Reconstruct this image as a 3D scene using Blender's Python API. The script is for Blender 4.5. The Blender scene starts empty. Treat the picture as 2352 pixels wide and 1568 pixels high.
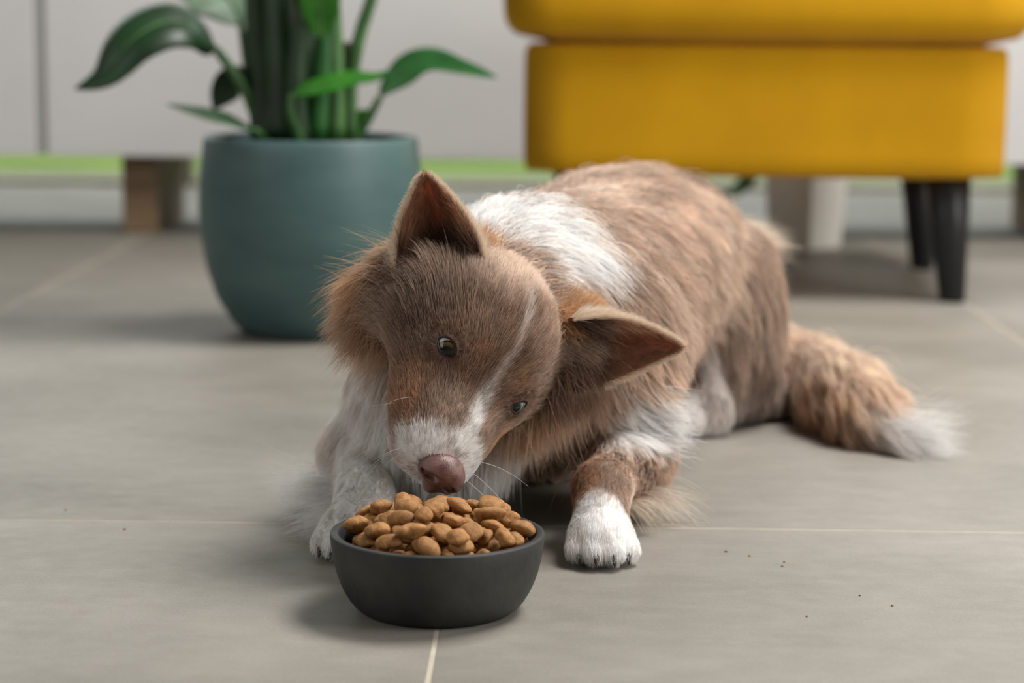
import bpy, bmesh, math, random
import numpy as np
from mathutils import Vector, Matrix, kdtree

# ------------------------------------------------------------------ camera
sc = bpy.context.scene
F_PX, W_PX, H_PX = 4900.0, 2352.0, 1568.0
CAM_H, PITCH, ROLL = 0.35, math.radians(8.405), math.radians(0.55)
cam_data = bpy.data.cameras.new('camera')
cam_data.sensor_width = 36.0
cam_data.lens = F_PX / W_PX * 36.0
cam_data.clip_start = 0.02
cam_data.dof.use_dof = True
cam_data.dof.focus_distance = 1.335
cam_data.dof.aperture_fstop = 5.2
cam = bpy.data.objects.new('camera', cam_data)
sc.collection.objects.link(cam)
CAM_R = Matrix.Rotation(math.pi / 2 - PITCH, 3, 'X') @ Matrix.Rotation(ROLL, 3, 'Z')
cam.matrix_world = Matrix.Translation((0, 0, CAM_H)) @ CAM_R.to_4x4()
sc.camera = cam

# ------------------------------------------------------------------ world, lights, exposure
world = bpy.data.worlds.new('overcast_daylight')
sc.world = world
world.use_nodes = True
wb = world.node_tree.nodes['Background']
wb.inputs[0].default_value = (0.98, 0.99, 1.0, 1)
wb.inputs[1].default_value = 2.6


def area_light(name, loc, target, sx, sy, power, col):
    l = bpy.data.lights.new(name, 'AREA')
    l.shape = 'RECTANGLE'
    l.size, l.size_y = sx, sy
    l.energy = power
    l.color = col
    o = bpy.data.objects.new(name, l)
    sc.collection.objects.link(o)
    o.location = loc
    o.rotation_euler = (Vector(target) - Vector(loc)).to_track_quat('-Z', 'Y').to_euler()
    return o


area_light('skylight_lamp', (1.0, 2.0, 2.5), (0.2, 1.55, 0.0), 1.3, 1.2, 112, (1.0, 0.97, 0.94))
area_light('side_window_lamp', (2.5, 0.6, 1.35), (0.0, 1.6, 0.1), 1.6, 1.6, 44, (1.0, 0.97, 0.94))

area_light('front_fill_lamp', (-2.3, 0.2, 1.4), (-0.05, 1.5, 0.1), 1.5, 1.5, 14, (0.97, 0.98, 1.0))  # added weak fill from the left front, brightens the muzzle's shaded side

sc.view_settings.view_transform = 'Standard'
sc.view_settings.look = 'None'
sc.view_settings.gamma = 1.0
sc.view_settings.use_curve_mapping = False
sc.view_settings.exposure = 0.38
sc.cycles.max_bounces = 10
sc.cycles.diffuse_bounces = 5
sc.cycles.glossy_bounces = 3
sc.cycles.transmission_bounces = 4
sc.cycles.transparent_max_bounces = 8
sc.cycles_curves.subdivisions = 2
sc.cycles.adaptive_threshold = 0.03

# ------------------------------------------------------------------ helpers
C = sc.collection
rng = np.random.default_rng(7)
random.seed(7)


def ray_dir(px, py):
    return CAM_R @ Vector(((px - W_PX / 2) / F_PX, -(py - H_PX / 2) / F_PX, -1.0))


def at(px, py, Y):
    d = ray_dir(px, py)
    return Vector((0, 0, CAM_H)) + d * (Y / d.y)


def floor_at(px, py, z=0.0):
    d = ray_dir(px, py)
    return Vector((0, 0, CAM_H)) + d * ((z - CAM_H) / d.z)


def lin(r, g, b):
    def f(c):
        c /= 255.0
        return c / 12.92 if c <= 0.04045 else ((c + 0.055) / 1.055) ** 2.4
    return (f(r), f(g), f(b))


def new_mat(name):
    m = bpy.data.materials.new(name)
    m.use_nodes = True
    nt = m.node_tree
    return m, nt, nt.nodes['Principled BSDF']


def noise_mat(name, c1, c2, scale=8.0, rough=0.6, detail=6.0, bump=0.0, bump_scale=60.0, spec=0.4, stretch=(1, 1, 1), sheen=0.0,
              lo=0.35, hi=0.65):
    m, nt, b = new_mat(name)
    tc = nt.nodes.new('ShaderNodeTexCoord')
    mp = nt.nodes.new('ShaderNodeMapping')
    mp.inputs['Scale'].default_value = stretch
    nt.links.new(tc.outputs['Object'], mp.inputs['Vector'])
    n = nt.nodes.new('ShaderNodeTexNoise')
    n.inputs['Scale'].default_value = scale
    n.inputs['Detail'].default_value = detail
    nt.links.new(mp.outputs['Vector'], n.inputs['Vector'])
    r = nt.nodes.new('ShaderNodeValToRGB')
    r.color_ramp.elements[0].position = lo
    r.color_ramp.elements[1].position = hi
    r.color_ramp.elements[0].color = (*c1, 1)
    r.color_ramp.elements[1].color = (*c2, 1)
    nt.links.new(n.outputs['Fac'], r.inputs['Fac'])
    nt.links.new(r.outputs['Color'], b.inputs['Base Color'])
    b.inputs['Roughness'].default_value = rough
    b.inputs['Specular IOR Level'].default_value = spec
    b.inputs['Sheen Weight'].default_value = sheen
    if bump > 0:
        n2 = nt.nodes.new('ShaderNodeTexNoise')
        n2.inputs['Scale'].default_value = bump_scale
        n2.inputs['Detail'].default_value = 4
        nt.links.new(mp.outputs['Vector'], n2.inputs['Vector'])
        bp = nt.nodes.new('ShaderNodeBump')
        bp.inputs['Strength'].default_value = bump
        bp.inputs['Distance'].default_value = 0.002
        nt.links.new(n2.outputs['Fac'], bp.inputs['Height'])
        nt.links.new(bp.outputs['Normal'], b.inputs['Normal'])
    return m


def mesh_obj(name, verts, faces, mat, parent=None, smooth=True, loc=None):
    me = bpy.data.meshes.new(name)
    me.from_pydata([tuple(v) for v in verts], [], [tuple(f) for f in faces])
    me.update()
    if smooth:
        me.polygons.foreach_set('use_smooth', [True] * len(me.polygons))
    if mat:
        me.materials.append(mat)
    o = bpy.data.objects.new(name, me)
    C.objects.link(o)
    if loc is not None:
        o.location = loc
    if parent is not None:
        o.parent = parent
    return o


def bm_obj(name, bm, mat, parent=None, smooth=False):
    me = bpy.data.meshes.new(name)
    bm.normal_update()
    bm.to_mesh(me)
    bm.free()
    if smooth:
        me.polygons.foreach_set('use_smooth', [True] * len(me.polygons))
    me.materials.append(mat)
    o = bpy.data.objects.new(name, me)
    C.objects.link(o)
    if parent is not None:
        o.parent = parent
    return o


def box_bm(x0, x1, y0, y1, z0, z1, bevel=0.0, seg=2):
    bm = bmesh.new()
    bmesh.ops.create_cube(bm, size=1.0)
    for v in bm.verts:
        v.co = Vector(((x0 + x1) / 2 + v.co.x * (x1 - x0), (y0 + y1) / 2 + v.co.y * (y1 - y0), (z0 + z1) / 2 + v.co.z * (z1 - z0)))
    if bevel > 0:
        bmesh.ops.bevel(bm, geom=list(bm.edges), offset=bevel, segments=seg, profile=0.5, affect='EDGES')
    return bm


def lathe(profile, n=96):
    """profile: list of (r, z); returns verts, faces."""
    vs, fs = [], []
    for r, z in profile:
        for k in range(n):
            a = 2 * math.pi * k / n
            vs.append((r * math.cos(a), r * math.sin(a), z))
    for i in range(len(profile) - 1):
        for k in range(n):
            k2 = (k + 1) % n
            fs.append((i * n + k, i * n + k2, (i + 1) * n + k2, (i + 1) * n + k))
    if profile[0][0] > 1e-6:
        fs.append(tuple(reversed(range(n))))
    if profile[-1][0] > 1e-6:
        fs.append(tuple(range((len(profile) - 1) * n, len(profile) * n)))
    return vs, fs


def tube(points, radii, n=10):
    pts = [Vector(p) for p in points]
    vs, fs = [], []
    up = Vector((0, 0, 1))
    prev = None
    for i, p in enumerate(pts):
        t = (pts[min(i + 1, len(pts) - 1)] - pts[max(i - 1, 0)]).normalized()
        if prev is None:
            a = t.cross(up if abs(t.z) < 0.9 else Vector((1, 0, 0))).normalized()
        else:
            a = (prev - t * prev.dot(t)).normalized()
        prev = a
        b = t.cross(a)
        for k in range(n):
            w = 2 * math.pi * k / n
            vs.append(p + (a * math.cos(w) + b * math.sin(w)) * radii[i])
    for i in range(len(pts) - 1):
        for k in range(n):
            k2 = (k + 1) % n
            fs.append((i * n + k, i * n + k2, (i + 1) * n + k2, (i + 1) * n + k))
    fs.append(tuple(reversed(range(n))))
    fs.append(tuple(range((len(pts) - 1) * n, len(pts) * n)))
    return vs, fs


def smooth_path(pts, n=16):
    """Catmull-Rom through the points."""
    P = [Vector(p) for p in pts]
    P = [P[0] * 2 - P[1]] + P + [P[-1] * 2 - P[-2]]
    out = []
    m = len(P) - 3
    for k in range(n + 1):
        u = k / n * m
        i = min(int(u), m - 1)
        t = u - i
        p0, p1, p2, p3 = P[i:i + 4]
        out.append(0.5 * ((2 * p1) + (p2 - p0) * t + (2 * p0 - 5 * p1 + 4 * p2 - p3) * t * t + (3 * p1 - p0 - 3 * p2 + p3) * t ** 3))
    return out


def empty(name, loc, rz=0.0):
    o = bpy.data.objects.new(name, None)
    C.objects.link(o)
    o.location = loc
    o.rotation_euler = (0, 0, rz)
    return o


def tag(o, label, cat, group=None, kind=None):
    o['label'] = label
    o['category'] = cat
    if group:
        o['group'] = group
    if kind:
        o['kind'] = kind
    return o


def structure(o, label):
    o['kind'] = 'structure'
    o['label'] = label
    return o


# ------------------------------------------------------------------ floor
def tile_material():
    m, nt, b = new_mat('porcelain_tile')
    tc = nt.nodes.new('ShaderNodeTexCoord')
    oi = nt.nodes.new('ShaderNodeObjectInfo')
    ad = nt.nodes.new('ShaderNodeVectorMath')
    ad.operation = 'ADD'
    sc_ = nt.nodes.new('ShaderNodeVectorMath')
    sc_.operation = 'SCALE'
    sc_.inputs['Scale'].default_value = 23.0
    cmb = nt.nodes.new('ShaderNodeCombineXYZ')
    nt.links.new(oi.outputs['Random'], cmb.inputs[0])
    nt.links.new(oi.outputs['Random'], cmb.inputs[1])
    nt.links.new(cmb.outputs[0], sc_.inputs[0])
    nt.links.new(tc.outputs['Object'], ad.inputs[0])
    nt.links.new(sc_.outputs[0], ad.inputs[1])

    def noise(scale, detail, rough=0.5, st=None):
        n = nt.nodes.new('ShaderNodeTexNoise')
        n.inputs['Scale'].default_value = scale
        n.inputs['Detail'].default_value = detail
        n.inputs['Roughness'].default_value = rough
        if st:
            mp = nt.nodes.new('ShaderNodeMapping')
            mp.inputs['Scale'].default_value = st
            nt.links.new(ad.outputs[0], mp.inputs['Vector'])
            nt.links.new(mp.outputs[0], n.inputs['Vector'])
        else:
            nt.links.new(ad.outputs[0], n.inputs['Vector'])
        return n.outputs['Fac']

    def ramp(fac, p0, c0, p1, c1):
        r = nt.nodes.new('ShaderNodeValToRGB')
        r.color_ramp.elements[0].position, r.color_ramp.elements[1].position = p0, p1
        r.color_ramp.elements[0].color, r.color_ramp.elements[1].color = (*c0, 1), (*c1, 1)
        nt.links.new(fac, r.inputs[0])
        return r.outputs[0]

    def mix(kind, fac, a, b_):
        x = nt.nodes.new('ShaderNodeMix')
        x.data_type = 'RGBA'
        x.blend_type = kind
        x.inputs[0].default_value = fac
        nt.links.new(a, x.inputs[6])
        nt.links.new(b_, x.inputs[7])
        return x.outputs[2]
    big = ramp(noise(4.5, 6), 0.3, lin(128, 124, 116), 0.72, lin(150, 145, 137))
    mid = ramp(noise(22, 5, 0.6, (1, 2.2, 1)), 0.3, (0.86, 0.86, 0.86), 0.7, (1, 1, 1))
    fine = ramp(noise(480, 3, 0.7), 0.32, (0.84, 0.84, 0.83), 0.62, (1, 1, 1))
    speck = ramp(noise(700, 1, 0.5), 0.70, (0, 0, 0), 0.78, (0.10, 0.10, 0.10))
    c = mix('MULTIPLY', 1.0, big, mid)
    c = mix('MULTIPLY', 1.0, c, fine)
    c = mix('ADD', 1.0, c, speck)
    nt.links.new(c, b.inputs['Base Color'])
    rr = ramp(noise(60, 4), 0.3, (0.46, 0.46, 0.46), 0.7, (0.58, 0.58, 0.58))
    nt.links.new(rr, b.inputs['Roughness'])
    b.inputs['Specular IOR Level'].default_value = 0.32
    bp = nt.nodes.new('ShaderNodeBump')
    bp.inputs['Strength'].default_value = 0.06
    bp.inputs['Distance'].default_value = 0.001
    nt.links.new(noise(900, 2), bp.inputs['Height'])
    nt.links.new(bp.outputs[0], b.inputs['Normal'])
    return m


M_TILE = tile_material()
M_GROUT = noise_mat('grout', lin(188, 178, 160), lin(172, 163, 147), 60, 0.85)
jl, jr = floor_at(0, 1191), floor_at(2352, 1222)
TILE_YAW = math.atan2(jr.y - jl.y, jr.x - jl.x)
j0 = floor_at(1004, 1450)
jm = jl.lerp(jr, (1003 / 2352))
tdir = Vector((math.cos(TILE_YAW), math.sin(TILE_YAW), 0))
ndir = Vector((-tdir.y, tdir.x, 0))
org = jl + tdir * (j0 - jl).dot(tdir)          # crossing of the two visible joints
org.z = 0
floor = bm_obj('floor', box_bm(-2.6, 3.0, -2.2, 4.64, -0.06, -0.0003), M_GROUT)
structure(floor, 'grey porcelain tile floor with pale grout joints')
TS, GAP = 0.605, 0.0021
bm = box_bm(GAP / 2, TS - GAP / 2, GAP / 2, TS - GAP / 2, -0.008, 0.0, 0.0007, 1)
tile_me = bpy.data.meshes.new('tile')
bm.to_mesh(tile_me)
bm.free()
tile_me.materials.append(M_TILE)
for i in range(-4, 4):
    for j in range(-5, 5):
        p = org + tdir * (i * TS) + ndir * (j * TS)
        if p.y > 4.62 - TS * 0.92 or p.y < -1.6:
            continue
        t = bpy.data.objects.new('tile', tile_me)
        C.objects.link(t)
        t.parent = floor
        t.location = p
        t.rotation_euler = (0, 0, TILE_YAW)
# cut tiles along the window threshold
jmax = max(j for j in range(-5, 5) if not (org + ndir * (j * TS)).y > 4.62 - TS * 0.92)
for i in range(-4, 4):
    p = org + tdir * (i * TS) + ndir * ((jmax + 1) * TS)
    dep = max(0.05, 4.63 - p.y - 0.02)
    t = bm_obj('tile', box_bm(GAP / 2, TS - GAP / 2, GAP / 2, dep, -0.008, 0.0, 0.0007, 1), M_TILE, floor)
    t.location = p
    t.rotation_euler = (0, 0, TILE_YAW)

# ------------------------------------------------------------------ window wall, terrace, lawn
M_FRAME = noise_mat('window_frame', lin(96, 94, 78), lin(112, 108, 92), 20, 0.45)
M_GLASS, nt, b = new_mat('window_glass')
b.inputs['Roughness'].default_value = 0.02
tp = nt.nodes.new('ShaderNodeBsdfTransparent')
tp.inputs['Color'].default_value = (0.96, 0.98, 0.97, 1)
gm = nt.nodes.new('ShaderNodeMixShader')
gm.inputs[0].default_value = 0.06
nt.links.new(tp.outputs[0], gm.inputs[1])
nt.links.new(b.outputs[0], gm.inputs[2])
nt.links.new(gm.outputs[0], nt.nodes['Material Output'].inputs['Surface'])
M_WHITEWALL = noise_mat('white_wall', lin(150, 148, 144), lin(158, 156, 152), 5, 0.8)
WY = 4.66
win = empty('window_1', (0.2, WY, 0))
structure(win, 'wide sliding glass doors looking onto the lawn')
fr = bm_obj('threshold', box_bm(-2.8, 2.8, -0.03, 0.05, -0.02, 0.011, 0.003), M_FRAME, win)
bm_obj('top_rail', box_bm(-2.8, 2.8, -0.03, 0.05, 2.2, 2.28, 0.003), M_FRAME, win)
for x in (-2.8, -0.93, 0.93, 2.8):
    bm_obj('mullion', box_bm(x - 0.03, x + 0.03, -0.03, 0.05, 0.014, 2.2, 0.003), M_FRAME, win)
for x0 in (-2.77, -0.90, 0.96):
    bm_obj('pane', box_bm(x0, x0 + 1.81, 0.005, 0.011, 0.014, 2.2), M_GLASS, win)
wl = bm_obj('wall_back', box_bm(-2.6, 3.0, WY - 0.03, WY + 0.1, 2.28, 2.6), M_WHITEWALL)
structure(wl, 'white wall above the sliding glass doors')

wl = bm_obj('ceiling', box_bm(-2.7, 3.1, -2.2, WY + 0.1, 2.6, 2.7), M_WHITEWALL)
structure(wl, 'white ceiling of the living room')
wl = bm_obj('wall_left', box_bm(-2.7, -2.6, -2.2, WY + 0.1, 0, 2.6), M_WHITEWALL)
structure(wl, 'white side wall beyond the teal planter')
wl = bm_obj('wall_right', box_bm(3.0, 3.1, -2.2, WY + 0.1, 0, 2.6), M_WHITEWALL)
structure(wl, 'white side wall beyond the footstool')
wl = bm_obj('wall_front', box_bm(-2.7, 3.1, -2.3, -2.2, 0, 2.6), M_WHITEWALL)
structure(wl, 'white wall opposite the glass doors')
M_TERR = noise_mat('terrace_paving', lin(112, 112, 88), lin(128, 126, 102), 9, 0.8)
terr = bm_obj('pavement', box_bm(-6, 7, WY + 0.05, 5.20, -0.08, -0.012), M_TERR)
structure(terr, 'pale terrace paving outside the glass doors')
M_LAWN = noise_mat('lawn_grass', lin(76, 104, 6), lin(98, 122, 18), 3.0, 0.9, bump=0.6, bump_scale=90)
lawn = bm_obj('lawn', box_bm(-25, 25, 5.20, 40, -0.09, -0.014), M_LAWN)
structure(lawn, 'bright green lawn outside')

# unseen hedgerow, added to keep low sky light off the floor under the sideboard
M_HEDGE = noise_mat('hedge_leaves', lin(26, 38, 14), lin(50, 66, 26), 9, 0.85, bump=1.0, bump_scale=40)
bm = box_bm(-14, 15, 10.5, 12.2, -0.05, 3.0)
bmesh.ops.subdivide_edges(bm, edges=list(bm.edges), cuts=24, use_grid_fill=True)
for vv in bm.verts:
    k = math.sin(vv.co.x * 2.3 + vv.co.z * 3.1) * 0.09 + math.sin(vv.co.x * 5.7 - vv.co.z * 4.3 + vv.co.y) * 0.05
    vv.co.y += k
    vv.co.z += k * 0.8 if vv.co.z > 0.1 else 0
sky_blocker_hedge = bm_obj('sky_blocker_hedge', bm, M_HEDGE, None, True)
tag(sky_blocker_hedge, 'unseen clipped green hedgerow added beyond the lawn to block low sky light', 'sky_blocker_hedge')

# ------------------------------------------------------------------ long white sideboard in front of the window
M_CAB = noise_mat('white_lacquer', lin(196, 196, 197), lin(204, 203, 203), 3, 0.5, spec=0.4)
M_CABIN = noise_mat('cabinet_carcass', lin(150, 152, 150), lin(160, 160, 158), 3, 0.6)
M_LEGW = noise_mat('brown_wood', lin(112, 92, 70), lin(134, 110, 84), 14, 0.6, stretch=(1, 1, 6))
CY = 3.52
cl = at(94, 300, CY).x
dw = 0.90
side = empty('sideboard', (cl, CY, 0))
tag(side, 'long low white sideboard on brown block legs before the glass doors', 'sideboard')
n0, n1 = -1, 2
zb = at(600, 362, CY).z
bm_obj('carcass', box_bm(n0 * dw, n1 * dw, 0.022, 0.40, zb + 0.002, 0.62), M_CABIN, side)
bm_obj('top_panel', box_bm(n0 * dw - 0.01, n1 * dw + 0.01, -0.004, 0.405, 0.62, 0.645, 0.003), M_CAB, side)
for k in range(n0, n1):
    bm_obj('door', box_bm(k * dw + 0.009, (k + 1) * dw - 0.009, 0.0, 0.021, zb, 0.615, 0.002), M_CAB, side)
for k in range(n0, n1 + 1):
    bm_obj('filler_strip', box_bm(k * dw - 0.0085, k * dw + 0.0085, 0.006, 0.022, zb + 0.002, 0.615), M_CABIN, side)
lx = (at(320, 400, CY).x - cl)
for x in (lx, lx + 1.56, lx - 0.95):
    for y in (0.05,):
        bm_obj('leg', box_bm(x - 0.038, x + 0.020, y, y + 0.30, 0.0, zb + 0.002, 0.003), M_LEGW, side)

# ------------------------------------------------------------------ footstool
M_YEL = noise_mat('yellow_velvet', lin(186, 136, 1), lin(198, 147, 3), 7, 0.85, bump=0.12, bump_scale=420, spec=0.2, sheen=0.12)
M_PIPE = noise_mat('yellow_piping', lin(206, 146, 8), lin(216, 156, 12), 7, 0.85, spec=0.2)
M_BLK = noise_mat('black_wood', (0.008, 0.008, 0.009), (0.014, 0.014, 0.015), 10, 0.42)
SY = 2.74
s_r = at(2312, 250, SY)
s_l = at(1196, 250, SY)
sx = (s_l.x + s_r.x) / 2
sw = (s_r.x - s_l.x)
stool = empty('footstool', (sx, SY, 0), math.radians(-5.0))
tag(stool, 'mustard yellow upholstered footstool with tapered black legs', 'footstool')
hw = sw / 2
z_bot, z_seam = at(1750, 412, SY).z, at(1750, 95, SY).z
SD = 0.50


def cushion_bm(w, y0, y1, z0, z1, puff=0.012, rnd=0.03):
    bm = bmesh.new()
    bmesh.ops.create_cube(bm, size=1.0)
    for v in bm.verts:
        v.co = Vector((v.co.x * 2 * w, (y0 + y1) / 2 + v.co.y * (y1 - y0), (z0 + z1) / 2 + v.co.z * (z1 - z0)))
    bmesh.ops.subdivide_edges(bm, edges=list(bm.edges), cuts=9, use_grid_fill=True)
    cx, cy, cz = 0, (y0 + y1) / 2, (z0 + z1) / 2
    hx, hy, hz = w, (y1 - y0) / 2, (z1 - z0) / 2
    for v in bm.verts:
        q = v.co - Vector((cx, cy, cz))
        c = Vector((max(-hx + rnd, min(hx - rnd, q.x)), max(-hy + rnd, min(hy - rnd, q.y)), max(-hz + rnd, min(hz - rnd, q.z))))
        d = q - c
        if d.length > 1e-9:
            d = d.normalized() * rnd
        q2 = c + d
        u, w_, t = q.x / hx, q.y / hy, q.z / hz
        pf = Vector((0, 0, 0))
        pf.z = t * puff * (1 - u * u) * (1 - w_ * w_)
        pf.x = u * puff * 0.4 * (1 - t * t)
        pf.y = w_ * puff * 0.4 * (1 - t * t)
        v.co = Vector((cx, cy, cz)) + q2 + pf
    return bm


body = bm_obj('upholstered_base', cushion_bm(hw, 0.0, SD, z_bot, z_seam - 0.001, 0.002, 0.016), M_YEL, stool, True)
bm_obj('seat_cushion', cushion_bm(hw + 0.02, -0.022, SD + 0.02, z_seam - 0.004, z_seam + 0.115, 0.018, 0.034), M_YEL, stool, True)


def seam_loop(name, w, y0, y1, z, r, mat, par, rc=0.02):
    pts = []
    for (cx, cy, a0) in ((w - rc, y0 + rc, -90), (w - rc, y1 - rc, 0), (-w + rc, y1 - rc, 90), (-w + rc, y0 + rc, 180)):
        for k in range(7):
            a = math.radians(a0 + k * 15)
            pts.append((cx + rc * math.cos(a), cy + rc * math.sin(a), z))
    pts.append(pts[0])
    v, f = tube(pts, [r] * len(pts), 8)
    return mesh_obj(name, v, f, mat, par)


leg_h = z_bot + 0.012
fl = stool.matrix_basis.inverted() @ floor_at(2200, 684)
for sxn in (1, -1):
    for yy in (0.045, SD - 0.07):
        r_t, r_b = 0.030, 0.017
        prof = [(r_b - 0.002, 0.0), (r_b, 0.002), (r_b + (r_t - r_b) * 0.5, leg_h * 0.5), (r_t, leg_h)]
        v, f = lathe(prof, 28)
        sh = 0.012 * sxn
        v = [(x - sh * (z / leg_h), y, z) for x, y, z in v]
        mesh_obj('leg', v, f, M_BLK, stool, True, (sxn * (hw - 0.058), yy, 0))

# ------------------------------------------------------------------ teal planter with bird-of-paradise plant
PY = 2.43
M_POT = noise_mat('teal_glaze', lin(64, 90, 91), lin(76, 102, 101), 9, 0.45, bump=0.12, bump_scale=60, spec=0.4, stretch=(1, 1, 3))
M_SOIL = noise_mat('potting_soil', lin(30, 24, 18), lin(52, 42, 32), 60, 0.95, bump=1.0, bump_scale=120)
pc = at(716, 700, PY)
pot = empty('potted_plant', (pc.x, PY, 0))
tag(pot, 'bird-of-paradise plant with glossy green leaves in a round teal planter', 'plant')
PH = at(716, 312, PY).z
Rm = 0.1275
prof = [(0.0, 0.0), (0.076, 0.0), (0.080, 0.002), (0.092, 0.016), (0.108, 0.042), (0.119, 0.075), (0.1255, 0.11), (Rm, 0.145),
        (0.1262, 0.18), (0.1225, PH - 0.015), (0.1212, PH - 0.003), (0.1195, PH), (0.1155, PH), (0.1140, PH - 0.003),
        (0.1160, PH - 0.03), (0.118, PH - 0.055), (0.0, PH - 0.055)]
v, f = lathe(prof, 96)
mesh_obj('planter', v, f, M_POT, pot)
v, f = lathe([(0.0, PH - 0.054), (0.117, PH - 0.054), (0.116, PH - 0.035), (0.06, PH - 0.028), (0.0, PH - 0.026)], 48)
mesh_obj('soil', v, f, M_SOIL, pot)


def leaf_mat(name, c1, c2, rough=0.32):
    m = noise_mat(name, c1, c2, 30, rough, stretch=(1, 1, 1), spec=0.5)
    return m


M_LEAF_D = leaf_mat('leaf_dark', lin(12, 40, 16), lin(20, 56, 24), 0.42)
M_LEAF_M = leaf_mat('leaf_mid', lin(26, 76, 30), lin(40, 98, 42), 0.4)
M_LEAF_B = leaf_mat('leaf_bright', lin(30, 96, 12), lin(48, 118, 22), 0.4)
M_LEAF_P = leaf_mat('leaf_pale', lin(118, 146, 118), lin(140, 166, 140), 0.45)
M_STEM = leaf_mat('stem_green', lin(52, 92, 46), lin(74, 116, 62), 0.4)
M_STEM_D = leaf_mat('stem_dark', lin(22, 46, 24), lin(34, 62, 32), 0.45)
M_STEM_B = leaf_mat('stem_brown', lin(92, 84, 62), lin(116, 104, 78), 0.6)
pot_inv = Matrix.Translation((-pc.x, -PY, 0))


def pp(px, py, dY=0.0):
    return pot_inv @ at(px, py, PY + dY)


def stem(path, r0, r1, mat, flat=1.0):
    pts = smooth_path(path, 14)
    n = len(pts)
    v, f = tube(pts, [r0 + (r1 - r0) * k / (n - 1) for k in range(n)], 10)
    return mesh_obj('stem', v, f, mat, pot)


def leaf(path, width, mat, side=(0, 0, 1), fold=0.35, peak=0.45, droop=0.0, petiole=None, pr=(0.006, 0.004), pmat=None, wave=0.0, tip=0.9):
    """Blade along a spine; 'side' is the direction the upper face looks to."""
    pts = smooth_path(path, 22)
    n = len(pts)
    up0 = Vector(side).normalized()
    vs, fs = [], []
    m = 9
    for i, p in enumerate(pts):
        u = i / (n - 1)
        t = (pts[min(i + 1, n - 1)] - pts[max(i - 1, 0)]).normalized()
        s = t.cross(up0)
        s = s.normalized() if s.length > 1e-4 else Vector((1, 0, 0))
        nn = s.cross(t).normalized()
        w = width * (math.sin(math.pi * min(1.0, (u ** (math.log(0.5) / math.log(peak))))) ** tip) + 0.0006
        for k in range(m):
            q = (k / (m - 1)) * 2 - 1
            lift = fold * abs(q) * w + wave * math.sin(u * 9 + q * 2) * w * abs(q) - droop * q * q * w
            vs.append(p + s * (q * w) + nn * lift)
    for i in range(n - 1):
        for k in range(m - 1):
            fs.append((i * m + k, i * m + k + 1, (i + 1) * m + k + 1, (i + 1) * m + k))
    o = mesh_obj('leaf', vs, fs, mat, pot)
    md = o.modifiers.new('thickness', 'SOLIDIFY')
    md.thickness = 0.0011
    md.offset = 0
    rib = mesh_obj('midrib', *tube([p for p in pts], [0.0026 * (1 - 0.85 * i / (n - 1)) for i in range(n)], 6), pmat or M_STEM, o)
    if petiole:
        stem(petiole + [path[0]], pr[0], pr[1], pmat or M_STEM)
    return o


# stems rising from the pot (pixel anchors turned into real points at the plant's own depth)
stem([pp(612, 320), pp(604, 180), pp(590, 0), pp(575, -250)], 0.019, 0.011, M_STEM_D)
stem([pp(655, 322, -0.02), pp(650, 160, -0.02), pp(640, 0, -0.015), pp(632, -300)], 0.025, 0.015, M_STEM_D)
stem([pp(700, 322, 0.02), pp(705, 160, 0.02), pp(700, 0, 0.02), pp(700, -280, 0.02)], 0.024, 0.014, M_STEM_D)
stem([pp(728, 322, -0.03), pp(742, 160, -0.03), pp(752, 0, -0.03), pp(770, -300, -0.05)], 0.014, 0.011, M_LEAF_M)
stem([pp(775, 322, -0.03), pp(772, 160, -0.03), pp(763, 0, -0.03), pp(752, -260, -0.03)], 0.010, 0.009, M_STEM)
stem([pp(805, 322, 0.0), pp(806, 200, 0.0), pp(824, 90, 0.0), pp(858, -20, 0.0), pp(905, -200, 0.0)], 0.0085, 0.0065, M_STEM)
stem([pp(785, 322, 0.02), pp(789, 200, 0.02), pp(796, 96, 0.02)], 0.0095, 0.009, M_STEM_B)
stem([pp(640, 325, 0.05), pp(630, 180, 0.05), pp(625, -30, 0.05)], 0.012, 0.010, M_STEM)
stem([pp(690, 325, -0.045), pp(680, 210, -0.05), pp(688, 100, -0.05), pp(715, -60, -0.05)], 0.012, 0.010, M_STEM_D)
# large drooping leaf
leaf([pp(496, 112, -0.02), pp(440, 56, -0.05), pp(372, 52, -0.07), pp(302, 92, -0.09), pp(240, 168, -0.10), pp(172, 205, -0.10)],
     0.038, M_LEAF_D, side=(0.05, -0.75, 0.8), fold=0.35, peak=0.34, droop=0.5, tip=0.8,
     petiole=[pp(605, 310, 0.0), pp(565, 210, -0.01)], pr=(0.009, 0.005))
# pale leaf behind it
leaf([pp(556, 60, 0.06), pp(530, 5, 0.07), pp(480, -30, 0.08), pp(420, -45, 0.08), pp(330, -40, 0.08)], 0.050, M_LEAF_P, side=(0.1, -0.8, 0.6),
     fold=0.25, peak=0.4, petiole=[pp(600, 318, 0.03), pp(575, 200, 0.05)], pr=(0.007, 0.005))
# short grey-green leaf
leaf([pp(572, 196, 0.0), pp(545, 190, 0.0), pp(515, 215, 0.0), pp(490, 252, 0.0)], 0.021, M_LEAF_D, side=(0, -0.8, 0.6), fold=0.3,
     petiole=[pp(608, 318, 0.0), pp(592, 250, 0.0)], pr=(0.011, 0.007), pmat=M_STEM_D)
# low narrow leaf over the rim
leaf([pp(585, 300, -0.06), pp(535, 286, -0.08), pp(470, 270, -0.10), pp(384, 240, -0.12)], 0.018, M_LEAF_D, side=(0, -0.45, 0.9), fold=0.3,
     petiole=[pp(620, 325, -0.03)], pr=(0.006, 0.004))
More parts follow.
